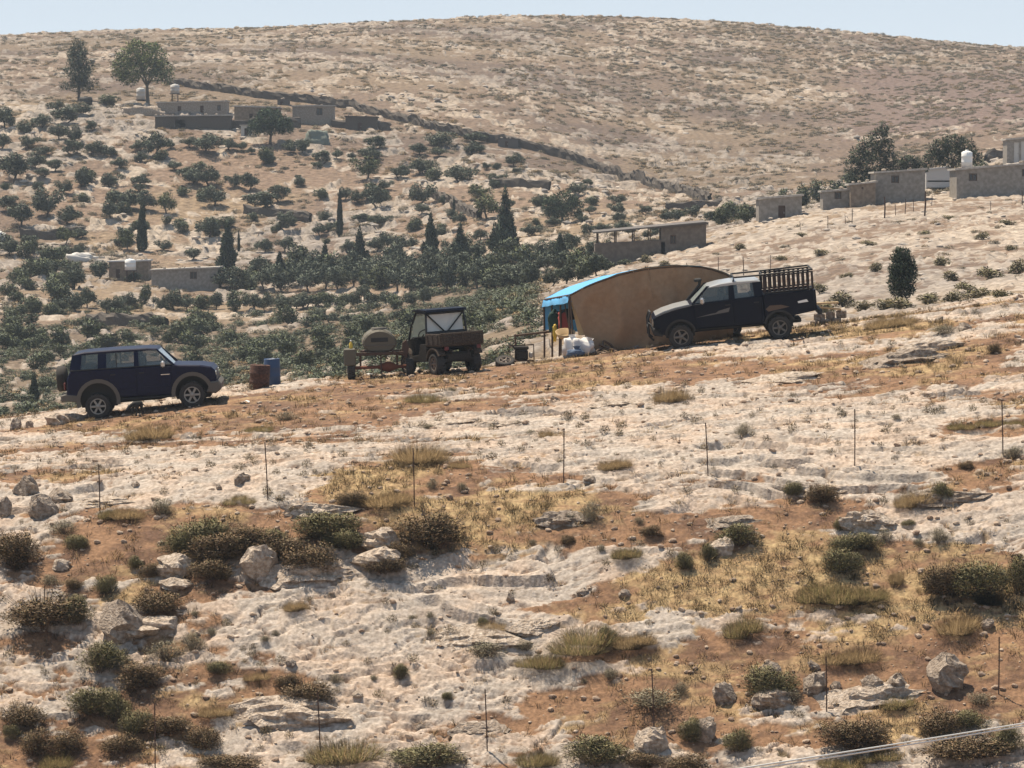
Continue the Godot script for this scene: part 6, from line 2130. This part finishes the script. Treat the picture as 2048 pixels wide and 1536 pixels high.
func houses() -> void:
	hut("block_house", "small flat-roofed grey house at the lower end of the row on the ridge", 1517, 1603, 399, 392, 438, 433, 3.2, M.block, [[1556, 1570, 411, 440, "door"]])
	hut("block_house", "low ruined-looking grey house with one square window and stones on its roof", 1645, 1698, 385, 380, 421, 413, 2.6, M.block, [[1668, 1682, 384, 398, "window"]])
	hut("block_house", "windowless tan block annex between two houses on the ridge", 1700, 1750, 371, 365, 415, 411, 3.0, M.block_tan, [[1722, 1726, 374, 378, "window"]])
	hut("block_house", "long grey house with one barred window beside the white lean-to", 1750, 1849, 347, 340, 411, 397, 4.0, M.block, [[1781, 1797, 351, 366, "window"]])
	hut("lean_to_shed", "white lean-to with a dark gap along its foot next to the long house", 1851, 1905, 341, 335, 386, 378, 3.5, M.pale_tin, [[1853, 1903, 361, 364, "open"], [1853, 1900, 375, 392, "open"]], 200.0, M.pale_tin, 0.08)
	hut("block_house", "longest grey house on the ridge with two small windows", 1912, 2074, 341, 327, 403, 383, 4.5, M.block, [[1936, 1953, 347, 362, "window"], [2042, 2056, 338, 353, "window"]])
	hut("upper_shed", "grey shed with white doors behind the longest house", 2012, 2072, 281, 275, 332, 330, 3.0, M.block, [[2026, 2036, 285, 330, "white door"], [2040, 2050, 283, 330, "white door"]], 288.0)
	stone_wall("low grey wall running to the upper shed", [[1968, 325], [1990, 320], [2012, 316]], 1.0, 0.4, 288.0, 8)
	tank("white cylindrical water tank standing on the ridge behind the long house", 1932, 335, 301, 22, 281, M.white_paint)
	# open shed in the middle
	var sh := hut("cattle_shed", "open-sided shed with a sloping roof on thin poles above a low wall", 1190, 1330, 491, 483, 534, 514, 3.0, M.shed_wall, [], 200.0, M.shed_wall, 0.02)
	var d := -sh.position.z
	var s := d / F
	var st := tool()
	var r0 := Vector3((1186 - 1190) * s, (HY - 467) * s - sh.position.y, 0.4)
	var r1 := Vector3((1412 - 1190) * s, (HY - 446) * s - sh.position.y, 0.4)
	var bk := Vector3(0, 0.1, -4.2)
	hexa(st, [r0, r1, r1 + bk, r0 + bk, r0 + Vector3(0, 0.1, 0), r1 + Vector3(0, 0.1, 0), r1 + bk + Vector3(0, 0.1, 0), r0 + bk + Vector3(0, 0.1, 0)])
	part("sloping_roof", st, M.dark_tin, sh)
	for c in [1196, 1232, 1268, 1300]:
		var x: float = (c - 1190) * s
		var yt := lerpf(r0.y, r1.y, x / (r1.x - r0.x))
		pole(sh, "pole", Vector3(x, -0.6, -0.1), Vector3(x, yt, -0.1), 0.05, M.dark_wood)
		pole(sh, "pole", Vector3(x, -0.6, -3.6), Vector3(x, yt + 0.08, -3.6), 0.05, M.dark_wood)
	hut("closed_shed", "taller closed end of the open-sided shed, of dull tan blocks", 1322, 1412, 457, 449, 512, 488, 3.6, M.shed_wall, [[1340, 1352, 470, 488, "window"]], 200.0, M.dark_tin)
	for e in [[1185, 545, 50, 40], [1215, 538, 40, 26], [1170, 552, 46, 40], [1250, 530, 30, 16], [1150, 540, 50, 46]]:
		plant_tree("thicket", e[0], e[1], e[2], e[3], "dark bush growing against the low wall of the open shed", "bush", "bushes against the open shed", 200.0)
	# upper left group
	hut("stone_house", "long low stone house with three dark doors behind the mound", 316, 455, 207, 204, 233, 233, 4.0, M.block_stone, [[357, 364, 213, 232, "door"], [402, 409, 212, 232, "door"], [436, 443, 211, 222, "window"]], 300.0)
	hut("stone_house", "lower rough stone house below the long one with a dark gap", 312, 462, 234, 232, 262, 262, 3.0, M.field_stone, [[352, 372, 240, 262, "open"]], 300.0, M.concrete)
	hut("stone_house", "brown mud-walled house beside the dark tree", 470, 560, 214, 217, 252, 252, 4.0, M.block_tan, [[500, 507, 228, 250, "door"]], 300.0)
	hut("stone_house", "grey block house with one window at the end of the upper row", 586, 668, 214, 213, 252, 252, 4.0, M.block_stone, [[634, 646, 217, 231, "window"]], 300.0)
	hut("roof_store", "small dark store on the roof of the brown house", 556, 580, 201, 201, 214, 214, 1.5, M.dark_tin, [[561, 567, 204, 213, "door"]], 300.0, M.dark_tin, 0.05)
	hut("pillar_shed", "narrow whitish upright shed in front of the brown house", 483, 505, 252, 251, 278, 278, 1.2, M.pale_tin, [[490, 498, 257, 277, "door"]], 300.0)
	hut("stone_hut", "dark stone hut with a grassy roof at the end of the dry wall", 692, 755, 234, 236, 262, 262, 3.0, M.field_stone, [[716, 724, 246, 261, "door"]], 300.0, M.field_stone)
	for e in [[288, 231, 84, 16, "smooth pale domed mound beside the upper stone house", M.boulder], [636, 290, 48, 24, "grey-green tarpaulin draped over goods below the upper houses", M.green_grey], [165, 524, 62, 18, "whitish sheet spread over goods near the lower house", M.pale_tin], [4, 491, 20, 26, "white tarpaulin pile at the edge of the thicket", M.white_paint]]:
		var p := sight(e[0], e[1], 250)
		var k := -p.z / F
		var s2 := tool()
		cushion(s2, Vector3.ZERO, Vector3(e[2] * k, e[3] * k * 2.0, e[2] * k * 0.6), int(e[0]))
		lone("covered_heap", made(s2), e[5], e[4], "heap", "", Transform3D(Basis(), p))
	var pt := sight(352, 205, 300)
	tank("white water tank raised on an iron stand above the upper house", 352, 188, 169, 18, -pt.z, M.pale_tin, 1.0)
	tank("white water tank half hidden by the trunk of the large round tree", 284, 200, 176, 18, -pt.z, M.pale_tin, 0.3)
	tank("dark water tank beside the trunk of the ragged pine", 174, 210, 194, 26, -sight(174, 212, 300).z, M.dark, 0.1)
	plant_tree("thicket", 218, 212, 58, 24, "dark round bush between the pine and the large round tree", "bush", "", 300.0)
	# lower left group
	hut("grey_house", "plain grey house with one dark window in the valley", 303, 437, 541, 536, 580, 582, 4.0, M.block, [[380, 394, 543, 558, "window"]], 280.0)
	hut("brown_house", "small brown house carrying a white tank in the valley", 218, 297, 524, 522, 558, 560, 3.0, M.block_tan, [[232, 240, 538, 556, "door"]], 280.0, M.pale_tin)
	var pb := sight(258, 559, 280)
	tank("white water tank on a stand before the small brown valley house", 261, 540, 517, 22, -pb.z - 1.2, M.white_paint, 0.6)
	# dry stone walls
	stone_wall("long dry stone wall climbing between the olive grove and the bare hill", [[338, 170], [420, 182], [520, 200], [600, 207], [700, 220], [790, 243], [880, 265], [960, 283], [1040, 297], [1120, 316], [1200, 340], [1290, 368], [1350, 386], [1420, 402]], 0.95, 0.5, 250.0, 1)
	stone_wall("rough yard wall joining the upper houses", [[455, 258], [500, 262], [560, 258], [600, 257]], 1.1, 0.6, 300.0, 11)
	stone_wall("rough yard wall between the end house and the stone hut", [[664, 256], [690, 258], [760, 262], [780, 262]], 0.9, 0.6, 300.0, 12)
	stone_wall("broken terrace wall below the row of small olive trees", [[178, 648], [230, 652], [290, 652], [330, 655]], 0.9, 0.8, 220.0, 2)
	stone_wall("terrace wall in the upper grove", [[490, 430], [560, 436], [620, 445]], 0.8, 0.7, 220.0, 3)
	stone_wall("terrace wall slanting through the middle of the grove", [[860, 395], [905, 412], [960, 440]], 0.9, 0.7, 220.0, 4)
	stone_wall("short dark terrace wall beside the pale trees", [[985, 372], [1040, 376], [1100, 378]], 0.9, 0.8, 220.0, 5)
	stone_wall("low stone wall at the foot of the bare hill", [[1330, 420], [1380, 416], [1440, 408]], 0.7, 0.6, 220.0, 6)
	stone_wall("terrace wall on the left edge of the grove", [[40, 475], [100, 478], [170, 470]], 0.8, 0.7, 220.0, 7)
	for e in [[1008, 291, 22, 10, "dark store hut built against the long dry wall", M.dark_tin]]:
		hut("wall_hut", e[4], e[0] - 12, e[0] + 28, 279, 280, 294, 296, 2.0, e[5], [[1010, 1016, 283, 294, "door"]], 250.0, M.dark_tin, 0.05)

# ------------------------------------------------------------------ the dog: one continuous skin over a skeleton of tapered capsules
func dog() -> void:
	var bones := [[Vector3(0, 0.34, 0.16), Vector3(0, 0.35, -0.14), 0.085, 0.075], [Vector3(-0.02, 0.36, 0.18), Vector3(-0.10, 0.27, 0.30), 0.055, 0.05], [Vector3(-0.10, 0.26, 0.30), Vector3(-0.15, 0.17, 0.38), 0.052, 0.028], [Vector3(-0.08, 0.32, 0.28), Vector3(-0.05, 0.35, 0.26), 0.02, 0.012], [Vector3(-0.13, 0.31, 0.27), Vector3(-0.17, 0.33, 0.25), 0.02, 0.012]]
	for s in [-1.0, 1.0]:
		bones.append([Vector3(s * 0.05, 0.30, 0.15), Vector3(s * 0.06, 0.16, 0.17), 0.042, 0.026])
		bones.append([Vector3(s * 0.06, 0.16, 0.17), Vector3(s * 0.06, 0.01, 0.16), 0.024, 0.022])
		bones.append([Vector3(s * 0.05, 0.31, -0.13), Vector3(s * 0.07, 0.22, -0.09), 0.055, 0.035])
		bones.append([Vector3(s * 0.07, 0.22, -0.09), Vector3(s * 0.07, 0.12, -0.19), 0.03, 0.022])
		bones.append([Vector3(s * 0.07, 0.12, -0.19), Vector3(s * 0.07, 0.01, -0.17), 0.022, 0.022])
	bones.append([Vector3(0, 0.38, -0.18), Vector3(0.05, 0.26, -0.34), 0.022, 0.012])
	var cell := 0.016
	var lo := Vector3(-0.24, -0.03, -0.42)
	var nx := 26
	var ny := 30
	var nz := 54
	var f := PackedFloat32Array()
	f.resize(nx * ny * nz)
	for i in nx:
		for j in ny:
			for k in nz:
				var p := lo + Vector3(i, j, k) * cell
				var v := 9.0
				for b in bones:
					var a: Vector3 = b[0]
					var ab: Vector3 = b[1] - a
					var t := clampf((p - a).dot(ab) / ab.length_squared(), 0, 1)
					var dd: float = p.distance_to(a + ab * t) - lerpf(b[2], b[3], t)
					var h := clampf(0.5 + 0.5 * (v - dd) / 0.025, 0, 1)
					v = lerpf(v, dd, h) - 0.025 * h * (1.0 - h)
				f[(i * ny + j) * nz + k] = v
	var at_i := {}
	var vert := func(i: int, j: int, k: int) -> Vector3:
		var key := (i * ny + j) * nz + k
		if at_i.has(key):
			return at_i[key]
		var sum := Vector3.ZERO
		var n := 0
		for e in [[0, 0, 0, 1, 0, 0], [0, 1, 0, 1, 1, 0], [0, 0, 1, 1, 0, 1], [0, 1, 1, 1, 1, 1], [0, 0, 0, 0, 1, 0], [1, 0, 0, 1, 1, 0], [0, 0, 1, 0, 1, 1], [1, 0, 1, 1, 1, 1], [0, 0, 0, 0, 0, 1], [1, 0, 0, 1, 0, 1], [0, 1, 0, 0, 1, 1], [1, 1, 0, 1, 1, 1]]:
			var fa := f[((i + e[0]) * ny + j + e[1]) * nz + k + e[2]]
			var fb := f[((i + e[3]) * ny + j + e[4]) * nz + k + e[5]]
			if (fa < 0.0) != (fb < 0.0):
				var t := fa / (fa - fb)
				sum += Vector3(i + lerpf(e[0], e[3], t), j + lerpf(e[1], e[4], t), k + lerpf(e[2], e[5], t))
				n += 1
		at_i[key] = lo + sum / maxf(n, 1) * cell
		return at_i[key]
	var st := tool()
	st.set_smooth_group(0)
	for i in range(1, nx - 1):
		for j in range(1, ny - 1):
			for k in range(1, nz - 1):
				var a := f[(i * ny + j) * nz + k] < 0.0
				if a != (f[((i + 1) * ny + j) * nz + k] < 0.0):
					var q := [vert.call(i, j - 1, k - 1), vert.call(i, j, k - 1), vert.call(i, j, k), vert.call(i, j - 1, k)]
					if a: quad(st, q[0], q[1], q[2], q[3])
					else: quad(st, q[3], q[2], q[1], q[0])
				if a != (f[(i * ny + j + 1) * nz + k] < 0.0):
					var q := [vert.call(i - 1, j, k - 1), vert.call(i - 1, j, k), vert.call(i, j, k), vert.call(i, j, k - 1)]
					if a: quad(st, q[0], q[1], q[2], q[3])
					else: quad(st, q[3], q[2], q[1], q[0])
				if a != (f[(i * ny + j) * nz + k + 1] < 0.0):
					var q := [vert.call(i - 1, j - 1, k), vert.call(i, j - 1, k), vert.call(i, j, k), vert.call(i - 1, j, k)]
					if a: quad(st, q[0], q[1], q[2], q[3])
					else: quad(st, q[3], q[2], q[1], q[0])
	var d := 101.25
	var x := (274.0 - CX) / F * d
	var o := thing("dog", "black dog with lowered head sniffing the ground under the blue car", "dog", "", Vector3(x, ground_y(x, d) + 0.02, -d))
	o.rotation.y = -0.45
	part("coat", st, M.fur, o)

func _ready() -> void:
	rng.seed = 4711
	# camera
	var cam := Camera3D.new()
	cam.name = "camera"
	cam.fov = rad_to_deg(2.0 * atan(768.0 / F))
	cam.rotation.x = -atan(366.0 / F)
	cam.near = 0.5
	cam.far = 6000.0
	add_child(cam)
	cam.current = true
	# sky, haze, exposure
	var env := Environment.new()
	env.background_mode = Environment.BG_SKY
	var sky := Sky.new()
	var sm := ProceduralSkyMaterial.new()
	sm.sky_top_color = Color(0.52, 0.61, 0.72)
	sm.sky_horizon_color = Color(0.915, 0.957, 0.985)
	sm.sky_curve = 0.1
	sm.ground_bottom_color = Color(0.42, 0.33, 0.25)
	sm.ground_horizon_color = Color(0.62, 0.58, 0.52)
	sm.sun_angle_max = 1.0
	sky.sky_material = sm
	env.sky = sky
	env.background_energy_multiplier = 0.72
	env.tonemap_mode = Environment.TONE_MAPPER_LINEAR
	env.tonemap_exposure = 1.52
	env.sdfgi_enabled = true
	env.ssao_enabled = true
	env.ssil_enabled = true
	env.fog_enabled = true
	env.fog_density = 0.00021
	env.fog_light_color = Color(0.76, 0.81, 0.86)
	var we := WorldEnvironment.new()
	we.name = "environment"
	we.environment = env
	add_child(we)
	# the sun: high, behind the scene and to the left
	var sun := DirectionalLight3D.new()
	sun.name = "sun"
	sun.light_energy = 1.6
	sun.light_color = Color(1.0, 0.943, 0.855)
	sun.light_angular_distance = 0.5
	sun.shadow_enabled = true
	add_child(sun)
	sun.look_at_from_position(Vector3.ZERO, Vector3(0.28, -0.92, 0.27), Vector3.UP)
	make_materials()
	prepare_land()
	build_land()
	off_road_car()
	pickup()
	utility_cart()
	water_trailer()
	tent()
	drums()
	dog()
	place_rocks()
	grow_bushes()
	grow_trees()
	houses()
	fences()
	cable()
	scraps()
	scatter_cover()
